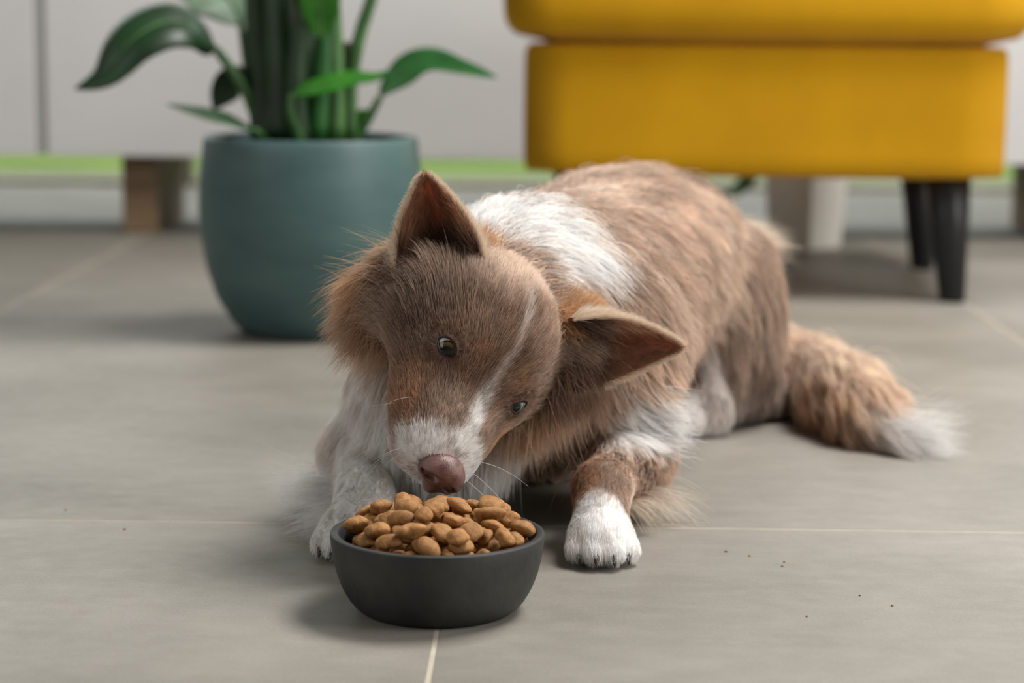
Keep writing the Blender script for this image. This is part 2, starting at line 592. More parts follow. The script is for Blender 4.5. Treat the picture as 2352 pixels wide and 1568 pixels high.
# bright leaf crossing the stems
leaf([pp(672, 215, -0.07), pp(735, 200, -0.08), pp(812, 182, -0.08), pp(862, 178, -0.08), pp(898, 160, -0.08)], 0.012, M_LEAF_B,
     side=(0.1, -0.7, 0.75), fold=0.2, peak=0.28, petiole=[pp(690, 325, -0.06), pp(668, 260, -0.07)], pr=(0.006, 0.004))
# right-hand leaf
leaf([pp(872, 224, 0.0), pp(920, 190, 0.0), pp(985, 158, 0.0), pp(1060, 165, -0.01), pp(1142, 178, -0.02)], 0.024, M_LEAF_M,
     side=(-0.1, -0.55, 0.85), fold=0.5, peak=0.40, petiole=[pp(815, 325, 0.0), pp(845, 275, 0.0)], pr=(0.006, 0.0045), wave=0.12)
leaf([pp(812, 318, 0.02), pp(822, 285, 0.02), pp(840, 268, 0.02), pp(856, 272, 0.02)], 0.010, M_LEAF_B, side=(0, -0.9, 0.4))
# upright leaf low in the clump, and the crown above the frame
leaf([pp(738, 92, -0.05), pp(735, 20, -0.06), pp(730, -80, -0.08), pp(735, -220, -0.10)], 0.022, M_LEAF_B, side=(0.15, -1, 0.1), fold=0.2)
for (px, py, dY, ex, ey, w) in ((575, -250, 0, -0.20, 0.30, 0.06), (632, -300, 0, -0.08, 0.34, 0.065), (700, -280, 0.02, 0.03, 0.36, 0.065),
                                (770, -300, -0.05, 0.10, 0.30, 0.06), (752, -260, -0.03, 0.05, 0.28, 0.05), (905, -200, 0, 0.22, 0.26, 0.06)):
    p0 = pp(px, py, dY)
    leaf([p0, p0 + Vector((ex * 0.35, 0.01, ey * 0.45)), p0 + Vector((ex * 0.8, 0.0, ey * 0.85)), p0 + Vector((ex * 1.35, -0.03, ey))], w,
         M_LEAF_M, side=(-ex, -0.6, 0.5), fold=0.35)

# ------------------------------------------------------------------ white planter behind the footstool
M_WHITE = noise_mat('white_ceramic', lin(206, 203, 196), lin(216, 213, 206), 9, 0.6)
wp = floor_at(1853, 572)
wpot = empty('square_planter', (wp.x, wp.y + 0.03, 0), math.radians(45))
tag(wpot, 'tapered white square planter with a leafy plant behind the yellow footstool', 'planter')
bm = bmesh.new()
bmesh.ops.create_cube(bm, size=1.0)
for vv in bm.verts:
    k = 0.042 + 0.010 * (vv.co.z + 0.5)
    vv.co = Vector((vv.co.x * 2 * k, vv.co.y * 2 * k, (vv.co.z + 0.5) * 0.20))
top = [f_ for f_ in bm.faces if f_.normal.z > 0.9]
r_ = bmesh.ops.inset_region(bm, faces=top, thickness=0.006)
ext = bmesh.ops.extrude_discrete_faces(bm, faces=top)
for f_ in ext['faces']:
    for vv in f_.verts:
        vv.co.z -= 0.03
bmesh.ops.bevel(bm, geom=[e for e in bm.edges], offset=0.0022, segments=2, affect='EDGES')
bm_obj('pot', bm, M_WHITE, wpot)
mesh_obj('soil', *lathe([(0.0, 0.168), (0.042, 0.168), (0.02, 0.176), (0.0, 0.177)], 24), M_SOIL, wpot)
wq = wpot.matrix_basis.inverted()
LP = pot
pot = wpot
for k in range(6):
    a = math.radians((-45, 135, -56, 124, -36, 146)[k])
    d = Vector((math.cos(a), math.sin(a), 0))
    leaf([Vector((0, 0, 0.17)) + d * 0.01, Vector((0, 0, 0.24)) + d * 0.05, Vector((0, 0, 0.27)) + d * 0.11, Vector((0, 0, 0.22 + 0.01 * k)) + d * (0.13 + 0.01 * k)],
         0.018, M_LEAF_D, side=(0, 0, 1), fold=0.3)
# the low leaf seen under the footstool
lp1, lp2 = wq @ at(1712, 425, wp.y + 0.05), wq @ at(1640, 458, wp.y + 0.02)
leaf([Vector((0, 0, 0.17)), (Vector((0, 0, 0.235)) * 0.5 + lp1 * 0.5) + Vector((0, 0, 0.02)), lp1, lp2], 0.022, M_LEAF_D, side=(0, -0.3, 1), fold=0.2)
pot = LP

# ------------------------------------------------------------------ bowl
M_BOWL = noise_mat('slate_ceramic', lin(38, 39, 39), lin(62, 63, 60), 22, 0.62, detail=8, bump=0.18, bump_scale=240, spec=0.35)
bc = floor_at(1004, 1396)
bowl_prof = [(0.0, 0.0), (0.0435, 0.0), (0.0465, 0.0008), (0.0500, 0.0034), (0.0535, 0.0075), (0.0565, 0.0125), (0.0590, 0.0180), (0.0612, 0.0245),
             (0.0630, 0.0315), (0.0642, 0.0395), (0.0648, 0.0468), (0.0645, 0.0476), (0.0637, 0.0480), (0.0606, 0.0480), (0.0598, 0.0474), (0.0592, 0.0445),
             (0.0568, 0.0355), (0.0530, 0.0265), (0.0485, 0.0180), (0.0420, 0.0110), (0.0300, 0.0075), (0.0, 0.0065)]
v, f = lathe(bowl_prof, 128)
bowl = mesh_obj('food_bowl', v, f, M_BOWL, None, True, (bc.x, bc.y, 0))
tag(bowl, 'round dark grey ceramic bowl heaped with kibble on the tiles', 'bowl')

# ------------------------------------------------------------------ kibble
M_KIB, nt, b = new_mat('kibble')
tc = nt.nodes.new('ShaderNodeTexCoord')
oi = nt.nodes.new('ShaderNodeObjectInfo')
n1 = nt.nodes.new('ShaderNodeTexNoise')
n1.inputs['Scale'].default_value = 260
n1.inputs['Detail'].default_value = 5
nt.links.new(tc.outputs['Object'], n1.inputs['Vector'])
r1 = nt.nodes.new('ShaderNodeValToRGB')
r1.color_ramp.elements[0].position, r1.color_ramp.elements[1].position = 0.3, 0.7
r1.color_ramp.elements[0].color = (*lin(140, 97, 54), 1)
r1.color_ramp.elements[1].color = (*lin(172, 127, 78), 1)
nt.links.new(n1.outputs['Fac'], r1.inputs[0])
hs = nt.nodes.new('ShaderNodeHueSaturation')
mr = nt.nodes.new('ShaderNodeMapRange')
mr.inputs['To Min'].default_value, mr.inputs['To Max'].default_value = 0.82, 1.1
nt.links.new(oi.outputs['Random'], mr.inputs['Value'])
nt.links.new(mr.outputs[0], hs.inputs['Value'])
nt.links.new(r1.outputs[0], hs.inputs['Color'])
nt.links.new(hs.outputs[0], b.inputs['Base Color'])
b.inputs['Roughness'].default_value = 0.7
b.inputs['Specular IOR Level'].default_value = 0.3
n2 = nt.nodes.new('ShaderNodeTexNoise')
n2.inputs['Scale'].default_value = 700
n2.inputs['Detail'].default_value = 3
nt.links.new(tc.outputs['Object'], n2.inputs['Vector'])
bp = nt.nodes.new('ShaderNodeBump')
bp.inputs['Strength'].default_value = 0.6
bp.inputs['Distance'].default_value = 0.0008
nt.links.new(n2.outputs['Fac'], bp.inputs['Height'])
nt.links.new(bp.outputs[0], b.inputs['Normal'])

kib_meshes, kib_pts = [], []
for k in range(9):
    bm = bmesh.new()
    bmesh.ops.create_icosphere(bm, subdivisions=4, radius=1.0)
    a_, b_, c_ = (0.0072 + 0.0014 * rng.random(), 0.0060 + 0.0014 * rng.random(), 0.0040 + 0.0010 * rng.random())
    ph = rng.random(6) * 6.28
    lobe = 0.30 if k in (3, 7) else 0.0
    for vv in bm.verts:
        x, y, z = vv.co
        g = 1 + 0.07 * math.sin(2.1 * x + ph[0]) * math.cos(1.9 * y + ph[1]) + 0.045 * math.sin(4.3 * y + 3.1 * z + ph[2]) + 0.03 * math.sin(6.3 * x + ph[3])
        zz = math.copysign(abs(z) ** 1.15, z)
        w = 1 - lobe * math.exp(-(x / 0.35) ** 2)
        vv.co = Vector((x * a_ * g * (1.12 if lobe else 1), y * b_ * g * w, zz * c_ * g * (1 - 0.12 * x * math.sin(ph[4]))))
    me = bpy.data.meshes.new('kibble')
    bm.to_mesh(me)
    bm.free()
    me.polygons.foreach_set('use_smooth', [True] * len(me.polygons))
    me.materials.append(M_KIB)
    kib_meshes.append(me)
    co = np.empty(len(me.vertices) * 3)
    me.vertices.foreach_get('co', co)
    kib_pts.append(co.reshape(-1, 3))

GR, GN = 0.0006, 250
gx = (np.arange(GN) - GN / 2 + 0.5) * GR
XX, YY = np.meshgrid(gx, gx, indexing='ij')
RR = np.hypot(XX, YY)
inner_r = np.array([0.0, 0.0300, 0.0420, 0.0485, 0.0530, 0.0568, 0.0592, 0.0606, 0.09])
inner_z = np.array([0.0065, 0.0075, 0.0110, 0.0180, 0.0265, 0.0355, 0.0445, 0.0700, 0.2])


def env(r):
    return 0.0535 + 0.0135 * np.clip(1 - (r / 0.058) ** 3.2, 0, 1)


bed = np.maximum(env(RR) - 0.026, 0.0)
HF = np.maximum(np.interp(RR, inner_r, inner_z), np.where(RR < 0.055, bed, 0))
# bed of kibble under the visible ones
bv, bf = lathe([(0.0, 0.0085), (0.029, 0.0100), (0.0405, 0.0135), (0.047, 0.020)] +
               [(r, float(env(np.array(r))) - 0.0264) for r in (0.0485, 0.045, 0.038, 0.03, 0.02, 0.01, 0.0)], 64)
bedo = mesh_obj('kibble_bed', bv, bf, M_KIB, None, True, (bc.x, bc.y, 0))
tag(bedo, 'brown kibble packed deep inside the grey bowl under the heap', 'kibble', kind='stuff')


def rot_from(zaxis, spin):
    q = Vector((0, 0, 1)).rotation_difference(Vector(zaxis))
    return (q.to_matrix() @ Matrix.Rotation(spin, 3, 'Z'))


placed = 0
for it in range(320):
    best = None
    for cnd in range(26):
        rr_ = 0.054 * math.sqrt(rng.random())
        th = rng.random() * 2 * math.pi
        cx, cy = rr_ * math.cos(th), rr_ * math.sin(th)
        k = int(rng.integers(0, 9))
        tilt = rng.normal(0, 0.42, 2)
        s = 0.90 + 0.26 * rng.random()
        R = rot_from((tilt[0] + cx * 4.5, tilt[1] + cy * 4.5, 1.0), rng.random() * 6.28)
        pts = kib_pts[k] @ np.array(R).T * s
        ix = np.round((pts[:, 0] + cx) / GR + GN / 2 - 0.5).astype(int)
        iy = np.round((pts[:, 1] + cy) / GR + GN / 2 - 0.5).astype(int)
        low = pts[:, 2] < 0.0005
        zc = float(np.max(HF[ix[low], iy[low]] - pts[low, 2]))
        ztop = zc + pts[:, 2].max()
        score = ztop - float(env(np.array(rr_)))
        if best is None or score < best[0]:
            best = (score, cx, cy, zc, k, R, s, pts, ix, iy)
    score, cx, cy, zc, k, R, s, pts, ix, iy = best
    if score > 0.0035:
        break
    hi = pts[:, 2] > -0.0015
    np.maximum.at(HF, (ix[hi], iy[hi]), zc - 0.0006 + pts[hi, 2])
    o = bpy.data.objects.new('kibble', kib_meshes[k])
    C.objects.link(o)
    o.matrix_world = Matrix.Translation((bc.x + cx, bc.y + cy, zc - 0.0004)) @ R.to_4x4() @ Matrix.Scale(s, 4)
    tag(o, 'brown pebble-shaped kibble piece heaped in the grey bowl', 'kibble', 'kibble heaped in the bowl')
    placed += 1
print('kibbles', placed)

# crumbs on the tiles
cr = bmesh.new()
bmesh.ops.create_icosphere(cr, subdivisions=2, radius=0.0009)
for vv in cr.verts:
    vv.co.z *= 0.55
    vv.co.x *= 1.25 + 0.3 * math.sin(vv.co.y * 4000)
crm = bpy.data.meshes.new('crumb')
cr.to_mesh(crm)
cr.free()
crm.materials.append(M_KIB)
for (px, py) in ((1668, 1267), (1722, 1277), (1801, 1291), (1797, 1301), (1975, 1368), (2050, 1391), (1853, 1416), (151, 1172), (286, 1216)):
    o = bpy.data.objects.new('kibble_crumb', crm)
    C.objects.link(o)
    o.location = floor_at(px, py) + Vector((0, 0, 0.0005))
    o.rotation_euler = (0, 0, px)
    o.scale = (0.8,) * 3 if px % 2 else (1, 1, 1)
    tag(o, 'tiny kibble crumb lying on the grey tiles', 'crumb', 'crumbs on the tiles')

# ------------------------------------------------------------------ dog: body as one distance field
def V(*a):
    return np.array(a, dtype=np.float64)


def norm(v_):
    return v_ / (np.linalg.norm(v_, axis=-1, keepdims=True) + 1e-9)


CR = np.array(CAM_R)
eF = CR @ V(-0.253, -0.666, 0.405)
eR = CR @ V(0.69, -0.545, -0.465)
eF /= np.linalg.norm(eF)
eR -= eF * eR.dot(eF)
eR /= np.linalg.norm(eR)
eU = np.cross(eF, eR)
tip = math.radians(9.5)
HF_, HU_, HR_ = eF * math.cos(tip) + eU * math.sin(tip), eU * math.cos(tip) - eF * math.sin(tip), eR
EYE_MID = np.array(at(1101, 846, 1.366))


def H(x, y, z):
    """head millimetres (x dog's left, y muzzle, z crown) -> world"""
    return EYE_MID + (HR_ * x + HF_ * y + HU_ * z) * 0.001


def to_head(P):
    q = P - EYE_MID
    return np.stack([q @ HR_, q @ HF_, q @ HU_], -1) * 1000.0


def A(px, py, Y):
    return np.array(at(px, py, Y))


prims = []   # dicts


def cone(a, ra, b, rb, k=0.02, flow=None, L=0.02, lift=0.3, reg='body', dens=1.0):
    a, b = np.array(a, float), np.array(b, float)
    prims.append(dict(t='c', a=a, b=b, ra=ra, rb=rb, k=k, flow=(b - a if flow is None else np.array(flow, float)), L=L, lift=lift, reg=reg, dens=dens))


def ell(c, r, axes=None, k=0.02, flow=(0, 1, -0.5), L=0.02, lift=0.3, reg='body', dens=1.0):
    prims.append(dict(t='e', a=np.array(c, float), r=np.array(r, float), ax=np.eye(3) if axes is None else np.array(axes, float), k=k,
                      flow=np.array(flow, float), L=L, lift=lift, reg=reg, dens=dens))


def prim_dist(p, P):
    if p['t'] == 'c':
        ab = p['b'] - p['a']
        h = np.clip(((P - p['a']) @ ab) / max(ab @ ab, 1e-12), 0, 1)
        d = P - p['a'] - h[..., None] * ab
        return np.sqrt((d * d).sum(-1)) - (p['ra'] + (p['rb'] - p['ra']) * h)
    q = (P - p['a']) @ p['ax'].T / p['r']
    l = np.sqrt((q * q).sum(-1)) + 1e-9
    g = np.sqrt(((q / p['r']) ** 2).sum(-1)) + 1e-9
    return l * (l - 1) / g


HAX = np.stack([HR_, HF_, HU_])
BAX = V(0.316, 0.949, 0)      # body axis towards the rump
PERP = V(0.949, -0.316, 0)
UPZ = V(0, 0, 1)
BODYAX = np.stack([PERP, BAX, UPZ])
back_flow = BAX + V(0, 0, -0.15)
# trunk
ell((0.000, 1.535, 0.132), (0.078, 0.074, 0.070), BODYAX, 0.05, (0.1, 0.3, -0.8), 0.016, 0.25, 'chest')
ell((-0.034, 1.474, 0.092), (0.044, 0.040, 0.058), None, 0.03, (0.05, -0.1, -1.0), 0.034, 0.25, 'bib')
ell((0.036, 1.620, 0.130), (0.096, 0.128, 0.090), BODYAX, 0.05, back_flow + PERP * 0.35 + V(0, 0, -0.25), 0.032, 0.12)
ell((0.083, 1.760, 0.155), (0.088, 0.13, 0.080), BODYAX, 0.05, back_flow + PERP * 0.30 + V(0, 0, -0.25), 0.032, 0.12)
ell((0.128, 1.890, 0.138), (0.080, 0.09, 0.085), BODYAX, 0.05, back_flow + V(0, 0, -0.4), 0.032, 0.16)
ell((0.030, 1.665, 0.066), (0.062, 0.105, 0.066), BODYAX, 0.04, back_flow + V(0, 0, -0.5), 0.016, 0.2, 'belly')
ell((0.080, 1.800, 0.074), (0.050, 0.080, 0.068), BODYAX, 0.04, back_flow + V(0, 0, -0.5), 0.016, 0.2, 'belly')
# neck
cone(H(0, -58, -24), 0.040, (0.006, 1.535, 0.148), 0.064, 0.045, None, 0.034, 0.35, 'neck')
# shoulders
ell((0.074, 1.540, 0.112), (0.040, 0.058, 0.054), BODYAX, 0.03, (0.35, 0.5, -0.7), 0.028, 0.22, 'shoulder')
ell((-0.070, 1.510, 0.090), (0.032, 0.056, 0.066), BODYAX, 0.03, (-0.3, 0.1, -0.9), 0.026, 0.25, 'shoulder_r')
# viewer-right front leg (dog's left)
E1, W1, P1 = A(1466, 1036, 1.540), A(1383, 1122, 1.430), V(0.0600, 1.378, 0.0150)
cone((0.076, 1.530, 0.085), 0.034, E1, 0.022, 0.02, None, 0.014, 0.2, 'fleg')
cone(E1, 0.0220, E1 * 0.5 + W1 * 0.5, 0.0200, 0.02, W1 - E1, 0.010, 0.15, 'fleg', 1.3)
cone(E1 * 0.5 + W1 * 0.5, 0.0200, W1, 0.0162, 0.015, W1 - E1, 0.008, 0.15, 'fleg', 1.4)
cone(W1, 0.0170, P1 + V(0, 0.006, 0.003), 0.0175, 0.012, None, 0.006, 0.15, 'paw', 1.6)
# viewer-left front leg (dog's right)
E2, W2, P2 = A(826, 1030, 1.530), A(838, 1140, 1.440), V(-0.1060, 1.388, 0.0145)
cone((-0.078, 1.510, 0.085), 0.034, E2, 0.022, 0.02, None, 0.016, 0.2, 'fleg_r')
cone(E2, 0.022, W2, 0.0165, 0.02, None, 0.011, 0.2, 'fleg_r', 1.2)
cone(W2, 0.0165, P2 + V(0, 0.006, 0.003), 0.017, 0.012, None, 0.007, 0.15, 'paw_r', 1.4)
claws = []
for P_, yaw, reg in ((P1, 0.06, 'paw'), (P2, -0.18, 'paw_r')):
    fd = V(math.sin(yaw), -math.cos(yaw), 0)
    sd = V(math.cos(yaw), math.sin(yaw), 0)
    ell(P_, (0.0185, 0.022, 0.0145), np.stack([sd, fd, UPZ]), 0.010, fd + V(0, 0, -0.25), 0.006, 0.2, reg, 1.6)
    for q, (o, fw, zz) in enumerate(((-0.0160, 0.011, 0.0100), (-0.0058, 0.0200, 0.0110), (0.0060, 0.0200, 0.0110), (0.0165, 0.010, 0.0100))):
        c0 = P_ + sd * o * 0.8 + V(0, 0, 0.001)
        c1 = P_ + sd * o + fd * fw
        c1[2] = zz
        cone(c0, 0.0080, c1, 0.0076, 0.0035, fd + V(0, 0, -0.5), 0.006, 0.2, reg, 1.8)
        claws.append((c1 + fd * 0.0060 + V(0, 0, -0.0015), fd + V(0, 0, -0.55)))
# hind legs
KN = A(1690, 590, 1.87)
HK = V(0.218, 1.905, 0.030)
TO = A(1566, 972, 1.820)
TO[2] = 0.019
ell((0.202, 1.885, 0.098), (0.036, 0.062, 0.076), np.stack([PERP, BAX, UPZ]), 0.010, (0.15, 0.15, -1), 0.026, 0.18, 'thigh')
cone(KN + V(-0.012, 0.02, -0.02), 0.028, HK, 0.022, 0.02, (0.1, 0.1, -1), 0.024, 0.18, 'thigh')
cone(A(1602, 760, 1.835), 0.010, A(1645, 945, 1.825), 0.012, 0.008, None, 0.014, 0.15, 'shin', 1.2)
cone(HK, 0.022, TO, 0.019, 0.018, None, 0.014, 0.2, 'hpaw')
for o in (-0.014, -0.003, 0.009):
    c1 = TO + V(o, -0.012, -0.004)
    cone(TO + V(o * 0.7, 0.005, 0), 0.010, c1, 0.009, 0.006, None, 0.008, 0.2, 'hpaw')
ell((0.062, 1.930, 0.090), (0.038, 0.066, 0.078), np.stack([PERP, BAX, UPZ]), 0.022, (-0.15, 0.15, -1), 0.026, 0.2, 'thigh')
cone((0.035, 1.90, 0.028), 0.022, (0.030, 1.83, 0.020), 0.018, 0.018, None, 0.014, 0.2, 'hpaw')
# tail
T = [V(0.165, 1.965, 0.125), V(0.205, 2.005, 0.075), A(1858, 880, 1.950), A(1938, 938, 1.855), A(1990, 978, 1.800), A(2030, 1010, 1.762)]
T[1][2] = 0.062
T[2][2], T[3][2], T[4][2], T[5][2] = 0.034, 0.032, 0.027, 0.016
TRr = [0.026, 0.028, 0.031, 0.031, 0.025, 0.010]
for i in range(5):
    cone(T[i], TRr[i], T[i + 1], TRr[i + 1], 0.015, (T[i + 1] - T[i]) * (1.0 / np.linalg.norm(T[i + 1] - T[i])), 0.036, 0.22, 'tail')
# head
back = -HF_
ell(H(0, -31, 2), (0.045, 0.045, 0.039), HAX, 0.02, back + HU_ * 0.1, 0.009, 0.13, 'head', 2.2)
for s in (-1, 1):
    ell(H(s * 33, -20, -18), (0.025, 0.034, 0.028), HAX, 0.016, back + HR_ * s * 0.35 - HU_ * 0.3, 0.012, 0.18, 'head', 2.0)
    ell(H(s * 23, -5, 8), (0.014, 0.017, 0.012), HAX, 0.012, back + HR_ * s * 0.5 + HU_ * 0.2, 0.007, 0.15, 'head', 2.4)
    ell(H(s * 26, 14, -26), (0.015, 0.030, 0.018), HAX, 0.016, back + HR_ * s * 0.25, 0.007, 0.15, 'head', 2.3)
    ell(H(s * 17 - 1.5, 35, -25), (0.0150, 0.034, 0.0175), HAX, 0.014, back + HR_ * s * 0.25, 0.005, 0.15, 'muzzle', 2.6)
    ell(H(s * 12.5 - 1.0, 56, -28), (0.0135, 0.021, 0.0150), HAX, 0.010, back + HR_ * s * 0.5 - HU_ * 0.2, 0.004, 0.15, 'muzzle', 2.8)
    # ruff cushions on the sides of the neck
    ell(H(s * 42, -48, -34), (0.024, 0.028, 0.032), HAX, 0.025, back * 0.3 + HR_ * s * 0.8 - HU_ * 0.8, 0.032, 0.3, 'ruff', 1.1)
cone(H(0, 2, -12), 0.0275, H(0, 47, -14), 0.0185, 0.018, back, 0.006, 0.14, 'muzzle', 2.6)
cone(H(0, 47, -14), 0.0185, H(0, 66, -17), 0.0155, 0.012, back, 0.0045, 0.14, 'muzzle', 2.8)
cone(H(0, 0, -38), 0.024, H(0, 54, -40), 0.0115, 0.012, back - HU_ * 0.3, 0.007, 0.2, 'jaw', 1.6)
EAR_BASE = {-1: A(1008, 608, 1.400), 1: A(1318, 798, 1.420)}
ell(A(1296, 785, 1.438), (0.022, 0.022, 0.024), None, 0.022, HR_ + back * 0.5, 0.014, 0.3, 'head', 1.6)

# --- rasterise
HV = 0.0026
LO = V(-0.19, 1.25, -0.012)
HI = V(0.40, 2.08, 0.30)
DIM = np.ceil((HI - LO) / HV).astype(int)
G = np.full(DIM, 0.05, dtype=np.float32)


def bounds(p, pad):
    if p['t'] == 'c':
        r = max(p['ra'], p['rb'])
        lo, hi = np.minimum(p['a'], p['b']) - r, np.maximum(p['a'], p['b']) + r
    else:
        e = np.sqrt(((p['ax'] * p['r'][:, None]) ** 2).sum(0))
        lo, hi = p['a'] - e, p['a'] + e
    return lo - pad, hi + pad


def carve_union(grid, lo0, h, p):
    lo, hi = bounds(p, 0.05)
    i0 = np.clip(np.floor((lo - lo0) / h).astype(int), 0, np.array(grid.shape))
    i1 = np.clip(np.ceil((hi - lo0) / h).astype(int), 0, np.array(grid.shape))
    if (i1 <= i0).any():
        return
    ax = [lo0[k] + h * np.arange(i0[k], i1[k]) for k in range(3)]
    P = np.stack(np.meshgrid(*ax, indexing='ij'), -1)
    d = prim_dist(p, P).astype(np.float32)
    sl = tuple(slice(i0[k], i1[k]) for k in range(3))
    g = grid[sl]
    k_ = p['k']
    hh = np.maximum(k_ - np.abs(g - d), 0) / k_
    grid[sl] = np.minimum(g, d) - hh * hh * k_ * 0.25


for p in prims:
    carve_union(G, LO, HV, p)


def sample(P, grid=None, lo0=None, h=None):
    grid = G if grid is None else grid
    lo0 = LO if lo0 is None else lo0
    h = HV if h is None else h
    q = (P - lo0) / h
    q = np.clip(q, 0, np.array(grid.shape) - 1.001)
    i = q.astype(int)
    f_ = q - i
    out = 0
    for dx in (0, 1):
        for dy in (0, 1):
            for dz in (0, 1):
                w = (f_[:, 0] if dx else 1 - f_[:, 0]) * (f_[:, 1] if dy else 1 - f_[:, 1]) * (f_[:, 2] if dz else 1 - f_[:, 2])
                out = out + w * grid[i[:, 0] + dx, i[:, 1] + dy, i[:, 2] + dz]
    return out


def grad(P, e=0.003):
    g = np.stack([sample(P + V(e, 0, 0)) - sample(P - V(e, 0, 0)), sample(P + V(0, e, 0)) - sample(P - V(0, e, 0)),
                  sample(P + V(0, 0, e)) - sample(P - V(0, 0, e))], -1)
    return g / (np.linalg.norm(g, axis=1, keepdims=True) + 1e-9)


# --- eyes: sit in the head surface
eyes = []
ER = 0.0118
for s in (-1, 1):
    fdir = HF_ * 0.62 + HR_ * s * 0.52 + HU_ * 0.50
    fdir /= np.linalg.norm(fdir)
    q = (H(-26.0, 0, 0) if s < 0 else H(23.5, 2, 0)) + fdir * 0.03
    for it in range(60):
        q = q - fdir * max(min(float(sample(q[None])[0]), 0.004), -0.004) * 0.7
    c = q - fdir * (ER - 0.0026)
    eyes.append((s, c, fdir))
    ax = [LO[k] + HV * np.arange(DIM[k]) for k in range(3)]
    i0 = np.floor((c - 0.02 - LO) / HV).astype(int)
    i1 = np.ceil((c + 0.02 - LO) / HV).astype(int)
    sl = tuple(slice(i0[k], i1[k]) for k in range(3))
    P = np.stack(np.meshgrid(*[ax[k][i0[k]:i1[k]] for k in range(3)], indexing='ij'), -1)
    d = np.linalg.norm(P - c, axis=-1) - ER * 0.99
    G[sl] = np.maximum(G[sl], -d)
# flat underside on the tiles
zz = (LO[2] + HV * np.arange(DIM[2])).astype(np.float32)
G = np.maximum(G, (0.0016 - zz)[None, None, :])


def surface_nets(grid, lo0, h):
    s = grid < 0
    nx, ny, nz = grid.shape
    cs = np.zeros((nx - 1, ny - 1, nz - 1), dtype=np.int8)
    for dx in (0, 1):
        for dy in (0, 1):
            for dz in (0, 1):
                cs += s[dx:nx - 1 + dx, dy:ny - 1 + dy, dz:nz - 1 + dz]
    act = np.argwhere((cs > 0) & (cs < 8))
    vid = np.full(cs.shape, -1, dtype=np.int64)
    vid[act[:, 0], act[:, 1], act[:, 2]] = np.arange(len(act))
    acc = np.zeros((len(act), 3))
    cnt = np.zeros(len(act))
    for axis in range(3):
        o1, o2 = [a for a in range(3) if a != axis]
        for u in (0, 1):
            for w in (0, 1):
                off = np.zeros(3, int)
                off[o1], off[o2] = u, w
                p0 = act + off
                p1 = p0.copy()
                p1[:, axis] += 1
                a = grid[p0[:, 0], p0[:, 1], p0[:, 2]].astype(float)
                b_ = grid[p1[:, 0], p1[:, 1], p1[:, 2]].astype(float)
                m_ = (a < 0) != (b_ < 0)
                t_ = np.where(m_, a / np.where(m_, a - b_, 1), 0)
                pos = p0.astype(float)
                pos[:, axis] += t_
                acc[m_] += pos[m_]
                cnt[m_] += 1
    verts = lo0 + h * acc / cnt[:, None]
    quads = []
    for axis in range(3):
        o1, o2 = [(1, 2), (2, 0), (0, 1)][axis]
        sh = [slice(None)] * 3
        sh2 = [slice(None)] * 3
        sh[axis], sh2[axis] = slice(0, -1), slice(1, None)
        a, b_ = s[tuple(sh)], s[tuple(sh2)]
        for flip, cond in ((False, a & ~b_), (True, ~a & b_)):
            idx = np.argwhere(cond)
            ok = (idx[:, o1] > 0) & (idx[:, o2] > 0) & (idx[:, o1] < cs.shape[o1]) & (idx[:, o2] < cs.shape[o2]) & (idx[:, axis] < cs.shape[axis])
            idx = idx[ok]
            c = []
            for (u, w) in ((-1, -1), (0, -1), (0, 0), (-1, 0)):
                e = idx.copy()
                e[:, o1] += u
                e[:, o2] += w
                c.append(vid[e[:, 0], e[:, 1], e[:, 2]])
            q = np.stack(c, -1)
            if flip:
                q = q[:, ::-1]
            quads.append(q)
    return verts, np.concatenate(quads)


def np_mesh(name, verts, quads):
    me = bpy.data.meshes.new(name)
    n, m_ = len(verts), len(quads)
    me.vertices.add(n)
    me.vertices.foreach_set('co', verts.astype(np.float32).ravel())
    me.loops.add(m_ * 4)
    me.loops.foreach_set('vertex_index', quads.astype(np.int32).ravel())
    me.polygons.add(m_)
    me.polygons.foreach_set('loop_start', np.arange(0, m_ * 4, 4, dtype=np.int32))
    me.update(calc_edges=True)
    me.polygons.foreach_set('use_smooth', [True] * m_)
    return me


bverts, bquads = surface_nets(G, LO, HV)
# relax the voxel steps a little
nbr = np.concatenate([bquads[:, [0, 1]], bquads[:, [1, 2]], bquads[:, [2, 3]], bquads[:, [3, 0]]])
for it in range(2):
    acc = np.zeros_like(bverts)
    cnt = np.zeros(len(bverts))
    np.add.at(acc, nbr[:, 0], bverts[nbr[:, 1]])
    np.add.at(acc, nbr[:, 1], bverts[nbr[:, 0]])
    np.add.at(cnt, nbr[:, 0], 1)
    np.add.at(cnt, nbr[:, 1], 1)
    bverts = bverts * 0.5 + 0.5 * acc / cnt[:, None]

# ------------------------------------------------------------------ coat colour
wd = rng.normal(size=(12, 3))
wd /= np.linalg.norm(wd, axis=1, keepdims=True)
wp_ = rng.random(12) * 6.28


def wav(P, scale):
    o = 0
    for k in range(12):
        f_ = scale * (0.7 + 0.12 * k)
        o = o + np.sin(P @ wd[k] * f_ + wp_[k] + 1.7 * np.sin(P @ wd[(k + 5) % 12] * f_ * 0.6))
    return o / 12 * 1.9


def sstep(e0, e1, x):
    t_ = np.clip((x - e0) / (e1 - e0), 0, 1)
    return t_ * t_ * (3 - 2 * t_)


TAUPE = np.array(lin(178, 154, 138))
TAUPE_D = np.array(lin(136, 109, 92))
TAN = np.array(lin(206, 168, 132))
TAN_L = np.array(lin(230, 213, 197))
TAN_O = np.array(lin(196, 148, 110))
WHITE = np.array(lin(250, 248, 246))
BROWN = np.array(lin(92, 68, 55))
PINK = np.array(lin(196, 150, 142))
FACE = np.array(lin(148, 120, 103))


